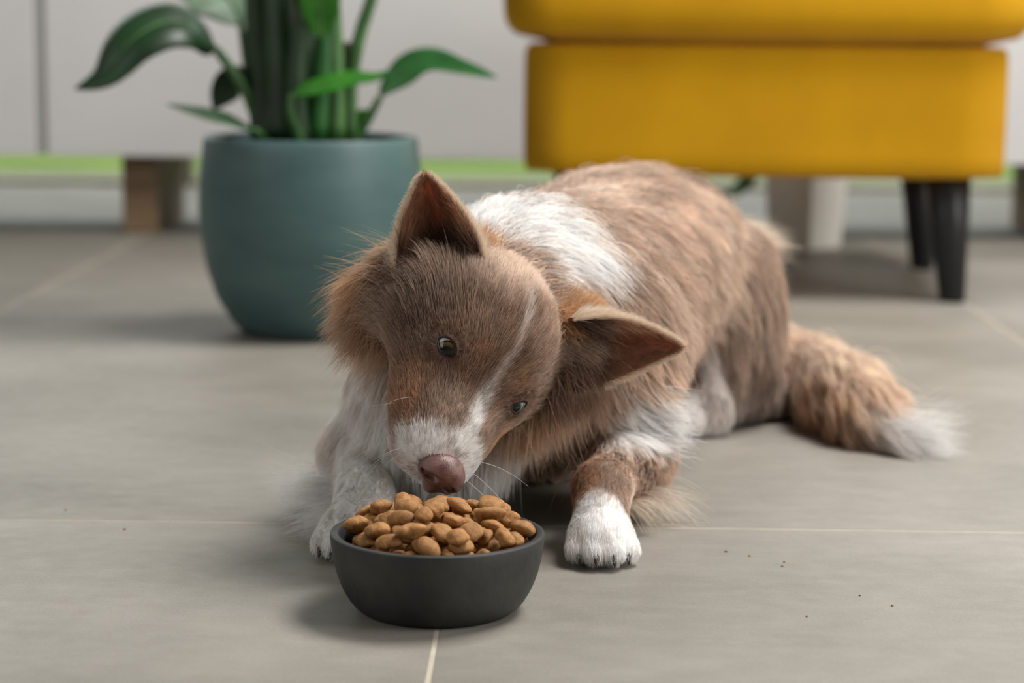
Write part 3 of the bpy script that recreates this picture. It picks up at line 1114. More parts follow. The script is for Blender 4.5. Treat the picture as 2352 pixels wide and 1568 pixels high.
def prim_weights(P, sig=0.010):
    D = np.stack([prim_dist(p, P) for p in prims], -1)
    W = np.exp(-(D - D.min(1, keepdims=True)) / sig)
    return W / W.sum(1, keepdims=True)


REG = {}
for i, p in enumerate(prims):
    REG.setdefault(p['reg'], []).append(i)


def rw(W, *names):
    return sum(W[:, REG[n]].sum(1) for n in names)


def coat(P, W):
    """linear coat colour at points P"""
    n1, n2 = wav(P, 60), wav(P + 3.0, 170)
    col = np.tile(TAUPE, (len(P), 1))

    def mixin(w, c):
        nonlocal col
        w = np.clip(w, 0, 1)[:, None]
        col = col * (1 - w) + c * w

    def blob(c, r, colour, strength=1.0, soft=0.25, nz=0.18):
        d = np.sqrt((((P - np.array(c)) / np.array(r)) ** 2).sum(1)) + nz * n2 + nz * 0.6 * n1
        mixin(strength * (1 - sstep(1 - soft, 1 + soft, d)), colour)

    fl_ = norm(BAX * 0.75 + PERP * 0.35 + V(0, 0, -0.55))
    Pf = P - 0.88 * (P @ fl_)[:, None] * fl_
    ns = wav(Pf + 5.0, 120)
    mixin(0.35 * sstep(-0.1, 0.7, n1), TAN_L * 0.9)
    mixin(0.55 * sstep(0.05, 0.6, ns), TAN_L * 0.95)
    mixin(0.55 * sstep(0.1, 0.7, -ns), TAUPE_D)
    # tail
    wt = rw(W, 'tail')
    up = (P[:, 2] - 0.040) / 0.024 + 0.08 * n2
    mixin(wt * 0.9, TAN * 0.6 + TAN_L * 0.4)
    mixin(wt * sstep(0.0, 1.0, up) * 0.85, TAN_L)
    mixin(wt * sstep(0.1, 0.9, -up) * 0.7, np.array(lin(180, 148, 124)))
    mixin(wt * sstep(0.05, 0.0, np.linalg.norm(P - T[5], axis=1)), WHITE)
    # legs and chest
    wc = rw(W, 'chest')
    mixin(wc * sstep(0.150, 0.11, P[:, 2] + 0.01 * n1) * sstep(0.055, 0.025, P[:, 0]), WHITE)
    mixin(rw(W, 'bib'), WHITE)
    mixin(rw(W, 'shoulder_r') * sstep(0.14, 0.11, P[:, 2] + 0.01 * n1), WHITE)
    mixin(rw(W, 'fleg_r', 'paw_r'), WHITE)
    mixin(rw(W, 'fleg_r') * sstep(0.1, 0.55, n1 + 0.3) * sstep(1.44, 1.50, P[:, 1]) * 0.4, TAUPE)
    mixin(rw(W, 'fleg'), TAUPE)
    blob(A(1340, 1095, 1.44), (0.016, 0.04, 0.020), TAN_O, 0.7)
    blob(A(1425, 1150, 1.44), (0.012, 0.03, 0.018), TAN_L, 0.8)
    tl_ = ((P - E1) @ (W1 - E1)) / ((W1 - E1) @ (W1 - E1))
    mixin((rw(W, 'paw') + rw(W, 'fleg')) * sstep(1.20, 1.32, tl_ + 0.05 * n2), WHITE)
    mixin(rw(W, 'paw', 'paw_r') * sstep(0.2, 0.8, n2) * 0.35 * sstep(1.40, 1.36, P[:, 1]), TAN_L)
    blob(A(1455, 950, 1.50), (0.028, 0.07, 0.022), WHITE)
    # hind leg
    wh = rw(W, 'thigh')
    mixin(wh * 0.6, TAUPE_D)
    strk = np.sin((P @ PERP) * 420 + 2.0 * np.sin(P[:, 2] * 38) + n1)
    mixin(wh * sstep(0.25, 0.95, strk) * 0.65, TAN_L)
    blob(A(1668, 640, 1.86), (0.009, 0.06, 0.050), TAN_L, 0.8)
    blob(A(1742, 850, 1.87), (0.013, 0.06, 0.045), BROWN, 0.6)
    mixin(rw(W, 'hpaw') * 0.9, WHITE * 0.86)
    mixin(rw(W, 'shin') * 0.85, WHITE * 0.85)
    # white collar
    for (px, py, r) in ((1110, 490, 0.024), (1160, 515, 0.029), (1210, 545, 0.032), (1260, 580, 0.030), (1305, 620, 0.025)):
        blob(A(px, py, 1.50), (r, 0.055, r), WHITE, 1.0, 0.3, 0.22)
    mixin(rw(W, 'neck') * sstep(0.145, 0.11, P[:, 2] + 0.008 * n1) * sstep(0.04, 0.01, P[:, 0]), WHITE)
    # ---- head
    hq = to_head(P)
    a, b_, c = hq[:, 0], hq[:, 1], hq[:, 2]
    wH = np.clip(rw(W, 'head', 'muzzle', 'jaw') * 1.1, 0, 1)
    save = col.copy()
    col = np.tile(FACE, (len(P), 1))
    hn, hn2 = wav(hq / 1000 + 7.0, 130), wav(hq / 1000 + 2.0, 300)
    mixin(0.45 * sstep(0.0, 0.8, hn), TAUPE)
    mixin(0.40 * sstep(0.0, 0.8, -hn), TAUPE_D)

    def hb(cc, r, colour, st=1.0, soft=0.35, nz=0.15):
        d = np.sqrt((((hq - np.array(cc)) / np.array(r)) ** 2).sum(1)) + nz * hn2
        mixin(st * (1 - sstep(1 - soft, 1 + soft, d)), colour)
    mixin(0.55 * sstep(-50, -88, b_ + 6 * hn), TAN)                                  # nape, tan
    mixin(0.5 * sstep(20, 45, np.abs(a)) * sstep(-15, -50, b_), TAUPE_D)
    for s in (-1, 1):
        hb((s * 15, 4, 14), (7, 8, 12), TAN_O, 0.65, 0.6)                             # brow spots
        hb((s * 32, 22, -24), (9, 34, 16), TAN_O, 0.75)                               # cheeks beside the muzzle
        hb((s * 46, -30, -22), (20, 20, 22), TAUPE_D, 0.5)
    hb((-46, -6, -14), (13, 12, 18), BROWN, 0.7)
    hb((-20, 12, 2), (6, 7, 8), PINK * 0.8, 0.6)
    hb((0, -62, 30), (30, 16, 20), TAN_L, 0.55, 0.6)
    hb((-12, 40, -6), (14, 15, 14), TAN_L * 0.85, 0.6, 0.6)
    hb((12, 34, -8), (9, 16, 12), TAN_L, 0.6, 0.6)
    mixin(0.95 * sstep(51, 62, b_ + 5 * hn2 + 3 * hn - 0.06 * np.abs(a + 4)), WHITE)               # white muzzle
    mixin(0.8 * sstep(14, 40, b_ + 3 * hn) * sstep(8, 3, np.abs(a - 1) + 2 * hn2), WHITE * 0.95)
    bw = np.interp(b_, [-62, -50, -22, 0, 20, 42], [0.0, 1.5, 3.2, 1.2, 3.4, 6.0])
    mixin(0.5 * sstep(1.6, 0.4, np.abs(a - np.interp(b_, [-60, -20, 0], [-9, -3, 0.5]) + 1.2 * hn) / np.maximum(bw, 0.2)) * (c > -10) * sstep(-52, -34, b_), WHITE)
    mixin(0.55 * sstep(62, 80, b_ - 0.3 * np.abs(a)) * sstep(13, 6, np.abs(a)) * (c > -20), PINK)
    mixin(0.5 * sstep(4, 14, -a) * sstep(-24, -34, c) * sstep(46, 62, b_), np.array(lin(176, 130, 126)))   # lip skin
    blob_h = lambda c_, r_, k_, st: mixin(st * (1 - sstep(0.5, 1.4, np.sqrt((((P - np.array(c_)) / np.array(r_)) ** 2).sum(1)))), k_)
    blob_h(A(985, 655, 1.40), (0.034, 0.07, 0.024), BROWN * 0.7, 0.9)  # shade under the viewer-left ear, painted into the coat colour
    blob_h(A(1190, 620, 1.40), (0.030, 0.06, 0.020), TAN_L, 0.6)
    blob_h(A(1260, 900, 1.41), (0.012, 0.05, 0.030), BROWN, 0.6)
    mixin(rw(W, 'jaw') * 0.8, WHITE * 0.8)
    mixin(1 - wH, np.zeros(3))
    col = col + save * (1 - wH)[:, None]
    # ruff
    wr = rw(W, 'ruff')
    mixin(wr * 0.85, TAN * 0.5 + TAUPE * 0.5)
    mixin(wr * 0.5 * sstep(0.1, 0.7, n2), TAN_L)
    mixin(wr * 0.5 * sstep(0.1, 0.7, -n1), BROWN)
    blob(A(1165, 1105, 1.44), (0.030, 0.06, 0.026), WHITE * 0.95, 0.9)
    return col


def rgba(c):
    return np.concatenate([c, np.ones((len(c), 1))], 1).astype(np.float32)


M_SKIN, nt, b = new_mat('coat_skin')
at_ = nt.nodes.new('ShaderNodeAttribute')
at_.attribute_name = 'coat'
nt.links.new(at_.outputs['Color'], b.inputs['Base Color'])
b.inputs['Roughness'].default_value = 0.8
b.inputs['Specular IOR Level'].default_value = 0.15

M_FUR, nt, b = new_mat('fur')
at_ = nt.nodes.new('ShaderNodeAttribute')
at_.attribute_name = 'coat'
nt.links.new(at_.outputs['Color'], b.inputs['Base Color'])
b.inputs['Roughness'].default_value = 0.5
b.inputs['Specular IOR Level'].default_value = 0.25
tr = nt.nodes.new('ShaderNodeBsdfTranslucent')
nt.links.new(at_.outputs['Color'], tr.inputs['Color'])
mx = nt.nodes.new('ShaderNodeMixShader')
mx.inputs[0].default_value = 0.36
nt.links.new(b.outputs[0], mx.inputs[1])
nt.links.new(tr.outputs[0], mx.inputs[2])
nt.links.new(mx.outputs[0], nt.nodes['Material Output'].inputs['Surface'])

me = np_mesh('dog', bverts, bquads)
Wb = prim_weights(bverts)
ca = me.attributes.new('coat', 'FLOAT_COLOR', 'POINT')
ca.data.foreach_set('color', rgba(coat(bverts, Wb)).ravel())
me.materials.append(M_SKIN)
dog = bpy.data.objects.new('dog', me)
C.objects.link(dog)
tag(dog, 'tan and white long-haired collie lying on the tiles, sniffing the kibble bowl', 'dog')
print('dog verts', len(bverts))

# ------------------------------------------------------------------ fur strands
NK = 7


def tri_sample(verts, quads, density, skip=None):
    tri = np.concatenate([quads[:, [0, 1, 2]], quads[:, [0, 2, 3]]])
    a, b_, c = verts[tri[:, 0]], verts[tri[:, 1]], verts[tri[:, 2]]
    cr_ = np.cross(b_ - a, c - a)
    ar = 0.5 * np.linalg.norm(cr_, axis=1)
    w = ar * density[tri].mean(1)
    n = int(w.sum())
    k = rng.choice(len(tri), size=n, p=w / w.sum())
    u, v_ = rng.random(n), rng.random(n)
    fl_ = u + v_ > 1
    u[fl_], v_[fl_] = 1 - u[fl_], 1 - v_[fl_]
    P = a[k] + u[:, None] * (b_[k] - a[k]) + v_[:, None] * (c[k] - a[k])
    N = cr_[k] / (np.linalg.norm(cr_[k], axis=1, keepdims=True) + 1e-12)
    return P, N


# local combing: (centre, radius, direction, length, lift, weight)
COMB = [
    (A(900, 640, 1.43), 0.034, (-0.90, 0.05, -0.42), 0.048, 0.26, 1.0),        # ruff on the dog's right cheek
    (A(870, 730, 1.43), 0.032, (-0.80, 0.05, -0.60), 0.050, 0.28, 1.0),
    (A(1270, 890, 1.44), 0.036, (0.02, -0.20, -1.0), 0.038, 0.32, 1.0),       # ruff under the dog's left ear
    (A(1195, 960, 1.44), 0.028, (-0.15, -0.15, -1.0), 0.030, 0.25, 1.0),
    (A(1120, 500, 1.50), 0.035, (0.15, 0.3, 0.75), 0.026, 0.6, 0.5),          # collar top
    (A(1290, 600, 1.50), 0.050, (0.75, 0.15, -0.55), 0.038, 0.35, 0.9),
    (A(1460, 945, 1.50), 0.032, (0.95, 0.05, -0.12), 0.036, 0.25, 0.95),      # white shoulder patch
    (A(1110, 1070, 1.44), 0.030, (0.05, -0.25, -1.0), 0.036, 0.3, 0.9),       # bib
    (A(1690, 500, 1.93), 0.035, (0.95, 0.15, -0.15), 0.034, 0.3, 0.8),        # rump wisps
    (A(1470, 370, 1.80), 0.025, (0.3, 0.3, 0.5), 0.030, 0.5, 0.6),
    (A(1900, 1000, 1.77), 0.040, (0.15, -0.45, -0.8), 0.030, 0.35, 0.7),      # underside of the tail
    (T[5], 0.030, (0.80, -0.45, -0.15), 0.055, 0.15, 1.0),
]


def grow(P, N, W, Lscale=1.0, seed=0, clump=0.55, guide_frac=0.012, jitter=0.16):
    """strand points (n, NK, 3) from roots P"""
    r_ = np.random.default_rng(seed)
    n = len(P)
    flow = norm(W @ np.stack([p['flow'] / np.linalg.norm(p['flow']) for p in prims]))
    L = W @ np.array([p['L'] for p in prims])
    lift = W @ np.array([p['lift'] for p in prims])
    for c, rad, d, l_, lf, wt in COMB:
        w = wt * np.exp(-((P - np.array(c)) ** 2).sum(1) / (rad * rad))
        d = np.array(d) / np.linalg.norm(d)
        flow = norm(flow * (1 - w)[:, None] + d * w[:, None])
        L = L * (1 - w) + l_ * w
        lift = lift * (1 - w) + lf * w
    # around the eyes the hair is short
    for s, c, fd in eyes:
        de = np.linalg.norm(P - (c + fd * 0.008), axis=1)
        L = np.where(de < 0.022, np.minimum(L, 0.0025 + 0.30 * np.clip(de - 0.008, 0, 1)), L)
    swirl = np.stack([wav(P + 11, 90), wav(P + 23, 90), wav(P + 37, 90)], -1)
    flow = norm(flow + 0.12 * swirl)
    tng = flow - N * (flow * N).sum(1, keepdims=True)
    tl = np.linalg.norm(tng, axis=1, keepdims=True)
    tng = tng / (tl + 1e-6) * np.clip(tl * 1.4, 0, 1)
    lo_ = np.where(L > 0.03, 0.50, 0.65)
    L = L * Lscale * (lo_ + (1.25 - lo_) * r_.random(n) ** 1.15)
    fly = r_.random(n) < 0.025
    L = np.where(fly, L * 1.35, L)
    lift = np.where(fly, lift + 0.2, lift)
    jit = r_.normal(size=(n, 3)) * jitter
    d = norm(N * (lift[:, None] + 0.15) + tng * (1 - lift[:, None]) + jit * (0.35 + lift[:, None]))
    st = (L / (NK - 1))[:, None]
    pts = np.empty((n, NK, 3))
    p = P - N * 0.0006
    pts[:, 0] = p
    for k in range(1, NK):
        p = p + d * st
        s_ = sample(p)
        m_ = s_ < 0.0006 * k * 0.6
        if m_.any():
            g = grad(p[m_])
            p[m_] += g * (0.0006 * k * 0.6 - s_[m_])[:, None]
        p[:, 2] = np.maximum(p[:, 2], 0.0012)
        pts[:, k] = p
        d = norm(d * 1.0 + flow * 0.35 + V(0, 0, -1) * 0.16 * np.clip(L / 0.03, 0.1, 1.4)[:, None] + r_.normal(size=(n, 3)) * 0.05)
    # clumping
    ng = max(50, int(n * guide_frac))
    gi = r_.choice(n, ng, replace=False)
    kd = kdtree.KDTree(ng)
    for i, g in enumerate(gi):
        kd.insert(P[g], i)
    kd.balance()
    near = np.fromiter((gi[kd.find(q)[1]] for q in P), dtype=np.int64, count=n)
    dist = np.linalg.norm(P - P[near], axis=1)
    ok = (dist < 0.010) & ((N * N[near]).sum(1) > 0.5)
    s_ = np.linspace(0, 1, NK)[None, :, None]
    cl_ = (clump * np.clip(L / 0.022, 0.25, 1.15) * (0.6 + 0.5 * r_.random(n)) * ok)[:, None, None]
    w = np.clip(cl_ * s_ ** 1.2, 0, 0.92)
    gp = pts[near]
    pts = pts * (1 - w) + gp * w
    pts[:, :, 2] = np.maximum(pts[:, :, 2], 0.0010)
    return pts, L, near


fur_pts, fur_col, fur_rad = [], [], []


def add_fur(P, N, W, col, r0, seed, Lscale=1.0, clump=0.55, tip_light=0.18, guide_frac=0.012):
    pts, L, near = grow(P, N, W, Lscale, seed, clump, guide_frac)
    n = len(P)
    r_ = np.random.default_rng(seed + 99)
    tone = r_.normal(size=n)
    v_ = (1 + r_.normal(size=(n, 1)) * 0.14 + tone[near][:, None] * 0.14).clip(0.55, 1.45)
    warm = r_.normal(size=(n, 1)) * 0.03
    c = col * v_ * np.concatenate([1 + warm, np.ones((n, 1)), 1 - warm], 1)
    gh = (r_.random(n) < (0.26 if seed == 1 else 0.16))[:, None]
    c = np.where(gh, c * 0.5 + np.maximum(TAN * 0.6 + TAN_L * 0.4, c) * 0.5, c)
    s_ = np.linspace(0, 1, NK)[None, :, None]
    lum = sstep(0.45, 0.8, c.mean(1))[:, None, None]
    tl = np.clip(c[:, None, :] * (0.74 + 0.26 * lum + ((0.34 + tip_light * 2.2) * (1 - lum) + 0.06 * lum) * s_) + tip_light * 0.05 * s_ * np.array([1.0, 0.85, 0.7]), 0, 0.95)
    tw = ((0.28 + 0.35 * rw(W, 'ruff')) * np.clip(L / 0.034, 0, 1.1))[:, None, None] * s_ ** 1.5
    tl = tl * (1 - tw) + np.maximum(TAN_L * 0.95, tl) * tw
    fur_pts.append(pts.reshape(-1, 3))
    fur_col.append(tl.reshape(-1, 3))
    rr_ = r0 * (0.75 + 0.5 * r_.random(n))[:, None] * (1 - 0.85 * np.linspace(0, 1, NK)[None, :] ** 1.6)
    fur_rad.append(rr_.reshape(-1))


dens_v = Wb @ np.array([p['dens'] for p in prims])
bn = np.zeros_like(bverts)
isface = rw(Wb, 'head', 'muzzle', 'jaw', 'paw') > 0.5
DF = 1.0
for mask, base, r0, sd in ((isface, 800000.0, 0.000108, 1), (~isface, 430000.0, 0.00024, 2)):
    dv = np.where(mask, dens_v * base * DF, 0.0)
    dv = np.where(bverts[:, 2] < 0.004, 0.0, dv)
    P, N = tri_sample(bverts, bquads, dv)
    keep = np.ones(len(P), bool)
    for s, c, fd in eyes:
        rel = P - c
        ang = (norm(rel) * fd).sum(1)
        keep &= ~((np.linalg.norm(rel, axis=1) < ER + 0.003) & (ang > 0.25))
    hq = to_head(P)
    keep &= ~(np.sqrt((hq[:, 0] / 12) ** 2 + ((hq[:, 1] - 82) / 12) ** 2 + ((hq[:, 2] + 14) / 11) ** 2) < 1.0)
    P, N = P[keep], N[keep]
    W = prim_weights(P)
    jit_ = rng.normal(size=P.shape) * (0.0014 if sd == 1 else 0.004)
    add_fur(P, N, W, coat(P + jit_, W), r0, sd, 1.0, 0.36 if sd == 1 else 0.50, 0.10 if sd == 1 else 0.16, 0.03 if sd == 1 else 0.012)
    print('strands', sd, len(P))

# ------------------------------------------------------------------ ears
M_EAR, nt, b = new_mat('ear_skin')
b.inputs['Base Color'].default_value = (*lin(160, 116, 94), 1)
b.inputs['Roughness'].default_value = 0.6
tr = nt.nodes.new('ShaderNodeBsdfTranslucent')
tr.inputs['Color'].default_value = (*lin(220, 132, 78), 1)
mx = nt.nodes.new('ShaderNodeMixShader')
mx.inputs[0].default_value = 0.45
nt.links.new(b.outputs[0], mx.inputs[1])
nt.links.new(tr.outputs[0], mx.inputs[2])
nt.links.new(mx.outputs[0], nt.nodes['Material Output'].inputs['Surface'])
EAR = {}
for s, base, tipp, half, open_dir in (
        (-1, EAR_BASE[-1], None, 0.0275, HF_ * 0.75 + HU_ * 0.35 + HR_ * 0.05),
        (1, EAR_BASE[1], None, 0.026, HF_ * 0.75 + HU_ * 0.35 - HR_ * 0.25)):
    tipp = A(976, 402, 1.395) if s < 0 else A(1566, 797, 1.44)
    ax = tipp - base
    Lx = np.linalg.norm(ax)
    ax /= Lx
    op = open_dir - ax * open_dir.dot(ax)
    op /= np.linalg.norm(op)
    ac = np.cross(ax, op)
    NU, NV = 15, 22
    vs = []
    for j in range(NV):
        v_ = j / (NV - 1)
        w = half * ((1 - v_ ** 1.35) ** 0.72) * (1 + 0.12 * math.sin(math.pi * min(1, v_ * 1.15))) + 0.0004
        for i in range(NU):
            u = i / (NU - 1) * 2 - 1
            ang = u * (1.35 - 0.55 * v_)
            rad = w / math.sin(1.35 - 0.55 * v_)
            pos = base + ax * (Lx * (v_ - 0.10 * (1 - v_)))
            pos = pos + ac * (math.sin(ang) * rad) - op * (math.cos(ang) * rad - rad * 0.75)
            pos = pos + op * 0.006 * math.sin(math.pi * v_) * -0.6
            vs.append(pos)
    vs = np.array(vs)
    fs = [(j * NU + i, j * NU + i + 1, (j + 1) * NU + i + 1, (j + 1) * NU + i) for j in range(NV - 1) for i in range(NU - 1)]
    eo = mesh_obj('ear', vs, fs, M_EAR, dog)
    md = eo.modifiers.new('thickness', 'SOLIDIFY')
    md.thickness = 0.0022
    md.offset = 0
    eo['label'] = 'pricked ear with bare reddish-brown inside'
    EAR[s] = (vs, np.array(fs), op, ax, ac, base, Lx, NU, NV)

# short hair on the ears: backs, rims and the long tufts at the base
for s in (-1, 1):
    vs, fs, op, ax, ac, base, Lx, NU, NV = EAR[s]
    ve = ((vs - base) @ ax) / Lx
    dens = np.full(len(vs), 1.9e6)
    for face, sd in ((-1, 21), (1, 31)):
        P, N = tri_sample(vs, fs, dens * (1.0 if face < 0 else 0.8))
        sgn = np.sign((N * op).sum(1)) * face
        N = N * np.where(sgn == 0, 1, sgn)[:, None]
        vv_ = ((P - base) @ ax) / Lx
        uu_ = np.abs((P - base) @ ac) / (0.027 * np.clip(1 - vv_, 0.05, 1) ** 0.78 * 1.2)
        r_ = np.random.default_rng(sd + s)
        if face > 0:
            kp = ~((uu_ < 0.55) & (vv_ > 0.32) & (r_.random(len(P)) < 0.6))
            P, N, vv_, uu_ = P[kp], N[kp], vv_[kp], uu_[kp]
        n = len(P)
        if face < 0:
            L = 0.004 + 0.008 * (1 - vv_).clip(0, 1) ** 2
            colr = np.where((uu_ > 0.66)[:, None], TAN_L, TAN * 0.55 + TAUPE * 0.45)
            d0 = norm(ax * 0.9 + N * 0.35 + np.sign((P - base) @ ac)[:, None] * ac * 0.55 * (uu_[:, None].clip(0, 1.1) ** 2))
        else:
            rim = sstep(0.6, 0.95, uu_)
            L = 0.006 + 0.003 * rim + 0.014 * (1 - vv_).clip(0, 1) ** 2
            colr = (1 - rim)[:, None] * (np.array(lin(150, 110, 88))) + rim[:, None] * np.array(lin(150, 108, 82))
            d0 = norm(ax * 0.8 + N * 0.25 - np.sign((P - base) @ ac)[:, None] * ac * 0.2)
            dk = sstep(0.35, 0.05, vv_)[:, None]
            colr = colr * (1 - dk) + BROWN * 0.8 * dk
        L = L * (0.7 + 0.6 * r_.random(n))
        d0 = norm(d0 + r_.normal(size=(n, 3)) * 0.16)
        pts = np.empty((n, NK, 3))
        p = P + N * 0.001
        pts[:, 0] = p
        d = d0
        for k in range(1, NK):
            p = p + d * (L / (NK - 1))[:, None]
            pts[:, k] = p
            d = norm(d + ax * 0.06 + r_.normal(size=(n, 3)) * 0.04)
        v2 = (1 + r_.normal(size=(n, 1)) * 0.13).clip(0.6, 1.4)
        c = (colr * v2)[:, None, :] * (1 + 0.25 * np.linspace(0, 1, NK)[None, :, None])
        fur_pts.append(pts.reshape(-1, 3))
        fur_col.append(np.clip(c, 0, 0.9).reshape(-1, 3))
        fur_rad.append(((0.00012 * (0.75 + 0.5 * r_.random(n)))[:, None] * (1 - 0.85 * np.linspace(0, 1, NK)[None, :] ** 1.6)).reshape(-1))

    # pale fringe along the rim
    vg = vs.reshape(NV, NU, 3)
    for e_ in (0, NU - 1):
        edge = vg[:, e_]
        t_ = np.random.default_rng(40 + e_ + s)
        n = 2600
        f_ = t_.random(n) * (NV - 1.001)
        i_ = f_.astype(int)
        P = edge[i_] + (edge[i_ + 1] - edge[i_]) * (f_ - i_)[:, None]
        outw = norm(edge[i_] - vg[i_, NU // 2])
        d0 = norm(outw * 0.5 + ax * 0.85 - op * 0.15 + t_.normal(size=(n, 3)) * 0.16)
        L = (0.0035 + 0.0045 * (1 - f_ / NV)) * (0.6 + 0.6 * t_.random(n))
        pts = P[:, None, :] + t_.normal(size=(n, 1, 3)) * 0.0005 + d0[:, None, :] * (L[:, None] * np.linspace(0, 1, NK)[None, :])[..., None]
        c = np.array(lin(238, 220, 200)) * (1 + t_.normal(size=(n, 1)) * 0.1)
        fur_pts.append(pts.reshape(-1, 3))
        fur_col.append(np.clip(np.repeat(c[:, None, :], NK, 1), 0.01, 0.95).reshape(-1, 3))
        fur_rad.append((np.full((n, 1), 0.00011) * (1 - 0.85 * np.linspace(0, 1, NK)[None, :] ** 1.6)).reshape(-1))


def tuft(c, spread, n, direction, L, colour, seed, r0=0.00016, sag=0.15, wob=0.25):
    """loose long strands from a small patch of skin"""
    r_ = np.random.default_rng(seed)
    P = np.array(c) + r_.normal(size=(n, 3)) * spread
    s_ = sample(P)
    P = P - grad(P) * (s_ + 0.001)[:, None]
    g = r_.integers(0, max(3, n // 22), n)
    gd = r_.normal(size=(max(3, n // 22), 3)) * wob
    d = norm(norm(np.array(direction, float)) + gd[g] + r_.normal(size=(n, 3)) * wob * 0.35)
    LL = L * (0.55 + 0.55 * r_.random(n))
    pts = np.empty((n, NK, 3))
    pts[:, 0] = P
    p = P
    for k in range(1, NK):
        p = p + d * (LL / (NK - 1))[:, None]
        q = sample(p)
        m_ = q < 0.001
        if m_.any():
            p[m_] += grad(p[m_]) * (0.001 - q[m_])[:, None]
        p[:, 2] = np.maximum(p[:, 2], 0.0012)
        pts[:, k] = p
        d = norm(d + V(0, 0, -sag) + gd[g] * 0.12)
    colour = np.array(colour)
    cc = colour * (1 + r_.normal(size=(n, 1)) * 0.16).clip(0.6, 1.4)
    cc = cc[:, None, :] * (0.85 + 0.4 * np.linspace(0, 1, NK)[None, :, None])
    fur_pts.append(pts.reshape(-1, 3))
    fur_col.append(np.clip(cc, 0, 0.92).reshape(-1, 3))
    fur_rad.append(((r0 * (0.7 + 0.6 * r_.random(n)))[:, None] * (1 - 0.88 * np.linspace(0, 1, NK)[None, :] ** 1.6)).reshape(-1))


bL, bR = EAR[-1][5], EAR[1][5]
tuft(A(925, 560, 1.415), 0.007, 700, V(-0.85, 0.1, 0.25), 0.026, TAN, 51)
tuft(A(900, 610, 1.42), 0.010, 1500, V(-0.95, 0.0, -0.30), 0.048, TAN * 0.8 + TAUPE * 0.2, 52)
tuft(A(1090, 590, 1.42), 0.006, 700, V(0.25, 0.2, 0.8), 0.026, TAN, 53)
tuft(A(985, 625, 1.40), 0.009, 1400, V(-0.9, 0.0, -0.12), 0.030, BROWN, 54)
tuft(A(1335, 735, 1.43), 0.007, 1100, V(0.5, 0.1, 0.5), 0.024, TAN, 55)
tuft(A(1304, 742, 1.418), 0.005, 900, V(0.55, -0.45, 0.35), 0.018, TAN, 66)
tuft(A(1300, 880, 1.418), 0.007, 1200, V(0.30, -0.35, -0.75), 0.030, TAUPE_D, 67)
tuft(A(1345, 850, 1.425), 0.009, 1400, V(0.35, -0.1, -0.7), 0.036, TAUPE_D, 56)
tuft(A(1250, 905, 1.44), 0.013, 1500, V(-0.12, -0.2, -1), 0.048, TAN * 0.6 + TAUPE * 0.4, 57)
tuft(A(860, 720, 1.43), 0.012, 1300, V(-0.8, 0.0, -0.55), 0.046, TAN * 0.6 + TAUPE * 0.4, 58)
tuft(A(1450, 1150, 1.50), 0.010, 170, V(0.95, -0.1, -0.05), 0.055, TAN_L, 59, 0.00016)
tuft(A(1440, 1180, 1.46), 0.006, 120, V(0.8, -0.3, -0.05), 0.034, TAN_L, 60, 0.00016)
tuft(A(785, 1140, 1.49), 0.010, 340, V(-1, -0.05, -0.04), 0.054, WHITE, 61, 0.00020, 0.02, 0.16)
tuft(A(790, 1200, 1.44), 0.006, 240, V(-1, -0.15, -0.04), 0.042, WHITE, 62, 0.00020, 0.02, 0.16)
tuft(A(1735, 505, 1.94), 0.008, 350, V(0.95, 0.0, -0.05), 0.042, TAN_L, 63, 0.0002, 0.04, 0.12)
tuft(T[5], 0.010, 900, V(0.85, -0.42, -0.03), 0.065, WHITE * 0.9, 64, 0.0002, 0.03, 0.2)
tuft(A(1500, 975, 1.50), 0.008, 500, V(0.97, 0.05, -0.1), 0.034, WHITE * 0.9, 65, 0.0002, 0.03, 0.12)

# ------------------------------------------------------------------ eyes, nose, claws, whiskers
def eye_material(name, iris1, iris2, sclera):
    m, nt, b = new_mat(name)
    tc = nt.nodes.new('ShaderNodeTexCoord')
    sp = nt.nodes.new('ShaderNodeSeparateXYZ')
    nt.links.new(tc.outputs['Object'], sp.inputs[0])
    cb = nt.nodes.new('ShaderNodeCombineXYZ')
    nt.links.new(sp.outputs[0], cb.inputs[0])
    nt.links.new(sp.outputs[1], cb.inputs[1])
    ln = nt.nodes.new('ShaderNodeVectorMath')
    ln.operation = 'LENGTH'
    nt.links.new(cb.outputs[0], ln.inputs[0])
    dv = nt.nodes.new('ShaderNodeMath')
    dv.operation = 'DIVIDE'
    dv.inputs[1].default_value = ER
    nt.links.new(ln.outputs['Value'], dv.inputs[0])
    r = nt.nodes.new('ShaderNodeValToRGB')
    e = r.color_ramp.elements
    e[0].position, e[0].color = 0.0, (0.004, 0.004, 0.005, 1)
    e[1].position, e[1].color = 1.0, (*sclera, 1)
    for p_, c_ in ((0.40, (0.005, 0.005, 0.006)), (0.45, iris1), (0.58, iris2), (0.63, (0.012, 0.010, 0.008)), (0.67, (0.02, 0.015, 0.012)), (0.72, sclera)):
        x = e.new(p_)
        x.color = (*c_, 1)
    nt.links.new(dv.outputs[0], r.inputs[0])
    nt.links.new(r.outputs[0], b.inputs['Base Color'])
    b.inputs['Roughness'].default_value = 0.08
    b.inputs['Coat Weight'].default_value = 0.15
    b.inputs['Specular IOR Level'].default_value = 0.35
    b.inputs['Coat Roughness'].default_value = 0.03
    return m


